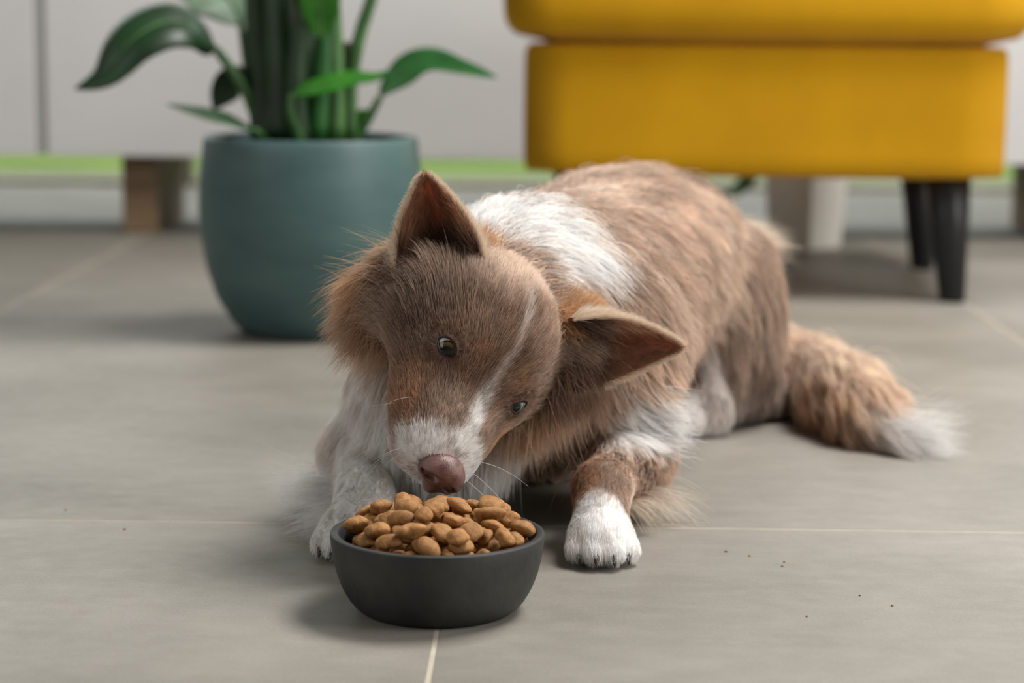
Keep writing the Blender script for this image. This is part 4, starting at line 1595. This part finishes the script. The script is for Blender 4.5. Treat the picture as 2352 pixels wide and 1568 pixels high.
M_EYE = {-1: eye_material('amber_eye', lin(66, 54, 28), lin(98, 82, 44), lin(206, 196, 184)),
         1: eye_material('pale_eye', lin(96, 112, 118), lin(150, 160, 158), lin(206, 200, 190))}
M_LID = noise_mat('eyelid_skin', lin(86, 62, 52), lin(108, 80, 68), 90, 0.5)
M_RIM = noise_mat('eye_rim_skin', lin(34, 22, 20), lin(52, 34, 30), 90, 0.35)
gaze_t = np.array([bc.x, bc.y, 0.06])
for s, c, fd in eyes:
    gz = norm(norm(gaze_t - c) * 0.55 + fd * 0.75)
    bm = bmesh.new()
    bmesh.ops.create_uvsphere(bm, u_segments=40, v_segments=24, radius=ER)
    for vv in bm.verts:
        if vv.co.z > ER * 0.80:
            vv.co.z += (vv.co.z - ER * 0.80) * 0.25
    eo = bm_obj('eye', bm, M_EYE[s], dog, True)
    eo.matrix_world = Matrix.Translation(c) @ Vector((0, 0, 1)).rotation_difference(Vector(gz)).to_matrix().to_4x4()
    eo['label'] = 'amber brown eye' if s < 0 else 'pale grey blue eye'
    # lids: a cap with an almond opening
    xa = HR_ * s * 0.86 - HF_ * 0.40 - HU_ * 0.05       # towards the outer corner
    xa = norm(xa - fd * xa.dot(fd))
    ya = np.cross(fd, xa)
    if ya.dot(HU_ - HF_ * 0.3) < 0:
        ya = -ya
    vs, fs = [], []
    n = 56
    rings = ((0.0, 1.015), (0.0, 1.075), (0.10, 1.105), (0.24, 1.10), (0.50, 1.06), (1.0, 0.97))
    inv = dog.matrix_world.inverted()
    for kf, rad in rings:
        for k in range(n):
            ph = 2 * math.pi * k / n
            cx, sy = math.cos(ph), math.sin(ph)
            hgt = (24.0 if sy > 0 else 21.0) if s < 0 else (21.0 if sy > 0 else 20.0)
            wd_ = 35.0
            th_in = 1.0 / ((abs(cx) / wd_) ** 1.7 + (abs(sy) / hgt) ** 1.7) ** (1 / 1.7)
            th = math.radians(th_in + (88 - th_in) * kf)
            vs.append(c + ER * rad * (fd * math.cos(th) + (xa * cx + ya * sy) * math.sin(th)))
    for i in range(len(rings) - 1):
        for k in range(n):
            k2 = (k + 1) % n
            fs.append((i * n + k, i * n + k2, (i + 1) * n + k2, (i + 1) * n + k))
    lo_ = mesh_obj('eyelid', vs, fs, M_LID, dog)
    lo_.data.materials.append(M_RIM)
    for pi, poly in enumerate(lo_.data.polygons):
        if pi < n * 2:
            poly.material_index = 1

# short hair on the lids
    lv, lq = np.array(vs), np.array(fs)
    P, N = tri_sample(lv, lq[n * 2:], np.full(len(lv), 2.6e6))
    rel = norm(P - c)
    N = rel
    out = norm(rel - fd * (rel @ fd)[:, None])
    W = prim_weights(P)
    cc = coat(P, W)
    m_ = len(P)
    r_ = np.random.default_rng(70 + s)
    d = norm(out * 0.9 + N * 0.30 - HF_ * 0.35 + r_.normal(size=(m_, 3)) * 0.12)
    L = (0.0026 + 0.0016 * r_.random(m_))
    pts = P[:, None, :] + N[:, None, :] * 0.0001 + d[:, None, :] * (L[:, None] * np.linspace(0, 1, NK)[None, :])[..., None]
    fur_pts.append(pts.reshape(-1, 3))
    fur_col.append(np.clip(np.repeat((cc * (1 + r_.normal(size=(m_, 1)) * 0.12))[:, None, :], NK, 1), 0.01, 0.9).reshape(-1, 3))
    fur_rad.append((np.full((m_, 1), 0.00012) * (1 - 0.85 * np.linspace(0, 1, NK)[None, :] ** 1.6)).reshape(-1))

pts_all = np.concatenate(fur_pts).astype(np.float32)
col_all = np.concatenate(fur_col)
rad_all = np.concatenate(fur_rad).astype(np.float32)
nS = len(pts_all) // NK
cu = bpy.data.hair_curves.new('fur')
cu.add_curves([NK] * nS)
cu.points.foreach_set('position', pts_all.ravel())
ra = cu.attributes.get('radius') or cu.attributes.new('radius', 'FLOAT', 'POINT')
ra.data.foreach_set('value', rad_all)
ca = cu.attributes.new('coat', 'FLOAT_COLOR', 'POINT')
ca.data.foreach_set('color', rgba(col_all).ravel())
cu.materials.append(M_FUR)
furo = bpy.data.objects.new('fur', cu)
C.objects.link(furo)
furo.parent = dog
furo['kind'] = 'stuff'
print('total strands', nS)

# nose pad
prims_keep = prims
prims = []
ell((0, 0.099, -0.0135), (0.0108, 0.0095, 0.0085), None, 0.006)
for s in (-1, 1):
    ell((s * 0.0078, 0.0975, -0.0185), (0.0068, 0.0088, 0.0074), None, 0.005)
ell((0, 0.0985, -0.0245), (0.0052, 0.0068, 0.0070), None, 0.006)
NH = 0.0006
nlo = V(-0.020, 0.082, -0.036)
ndim = (66, 50, 56)
g2 = np.full(ndim, 0.05, np.float32)
for p in prims:
    carve_union(g2, nlo, NH, p)
ax = [nlo[k] + NH * np.arange(ndim[k]) for k in range(3)]
P = np.stack(np.meshgrid(*ax, indexing='ij'), -1)
for s in (-1, 1):
    for q in ((0.0062, 0.1065, -0.0190, 0.0030), (0.0085, 0.1050, -0.0198, 0.0026), (0.0112, 0.1022, -0.0208, 0.0018)):
        d = np.linalg.norm((P - V(s * q[0], q[1], q[2])) * V(1, 0.7, 1.15), axis=-1) - q[3]
        k_ = 0.0015
        aa, bb = g2, -d
        hh = np.maximum(k_ - np.abs(aa - bb), 0) / k_
        g2 = np.maximum(aa, bb) + hh * hh * k_ * 0.25
d = np.linalg.norm((P - V(0, 0.1075, -0.0235))[..., [0, 1]] * V(1, 0.5), axis=-1) - 0.0007
g2 = np.where(P[..., 2] < -0.0195, np.maximum(g2, -d), g2).astype(np.float32)
nv, nq = surface_nets(g2, nlo, NH)
prims = prims_keep
nq = nq[:, ::-1]
nv = (nv - V(0, 0.098, -0.018)) * 1.14
ct, sn = math.cos(math.radians(24)), math.sin(math.radians(24))
nv = np.stack([nv[:, 0], nv[:, 1] * ct - nv[:, 2] * sn, nv[:, 1] * sn + nv[:, 2] * ct], -1) + V(0.002, 0.0785, -0.0135)
nv = EYE_MID + nv[:, [0]] * HR_ + nv[:, [1]] * HF_ + nv[:, [2]] * HU_
M_NOSE = noise_mat('nose_leather', lin(100, 72, 68), lin(130, 98, 94), 200, 0.34, bump=0.22, bump_scale=1400, spec=0.5)
nme = np_mesh('nose', nv, nq)
nme.materials.append(M_NOSE)
no = bpy.data.objects.new('nose', nme)
C.objects.link(no)
no.parent = dog
no['label'] = 'pinkish brown nose'

M_CLAW = noise_mat('claw_horn', lin(44, 34, 30), lin(82, 66, 56), 120, 0.35)
for c, d in claws:
    d = norm(np.array(d))
    pts = [c - d * 0.004, c + d * 0.001, c + d * 0.0045 + V(0, 0, -0.0005), c + d * 0.0075 + V(0, 0, -0.002)]
    for p in pts:
        p[2] = max(p[2], 0.0012)
    mesh_obj('claw', *tube(pts, [0.0022, 0.0021, 0.0015, 0.0004], 10), M_CLAW, dog)

M_WHISK, nt, b = new_mat('whisker')
b.inputs['Base Color'].default_value = (0.78, 0.74, 0.68, 1)
b.inputs['Roughness'].default_value = 0.4
wp2 = []
r_ = np.random.default_rng(5)
for s in (-1, 1):
    for row in range(3 if s < 0 else 1):
        for k in range(4 if s < 0 else 3):
            q = H(s * (15 + 1.5 * k), 66 - 7 * k - 2 * row, -18 - 6 * row)
            d = norm((V(-0.95, 0.15, 0.12) if s < 0 else V(0.8, 0.1, -0.55)) - UPZ * 0.20 * row + HF_ * 0.1 * (1.5 - k) + r_.normal(size=3) * 0.12)
            sd = float(sample(q[None])[0])
            q = q - grad(q[None])[0] * (sd + 0.0005)
            L = 0.022 + 0.026 * r_.random()
            p = q.copy()
            row_ = [p.copy()]
            for t_ in range(9):
                p = p + d * L / 9
                row_.append(p.copy())
                d = norm(d + V(0, 0.0, -0.07))
            wp2.append(row_)
wp2 = np.array(wp2, dtype=np.float32)
wc_ = bpy.data.hair_curves.new('whiskers')
wc_.add_curves([10] * len(wp2))
wc_.points.foreach_set('position', wp2.ravel())
ra = wc_.attributes.get('radius') or wc_.attributes.new('radius', 'FLOAT', 'POINT')
ra.data.foreach_set('value', np.tile(np.linspace(0.00017, 0.00004, 10), len(wp2)).astype(np.float32))
wc_.materials.append(M_WHISK)
wo = bpy.data.objects.new('whiskers', wc_)
C.objects.link(wo)
wo.parent = dog
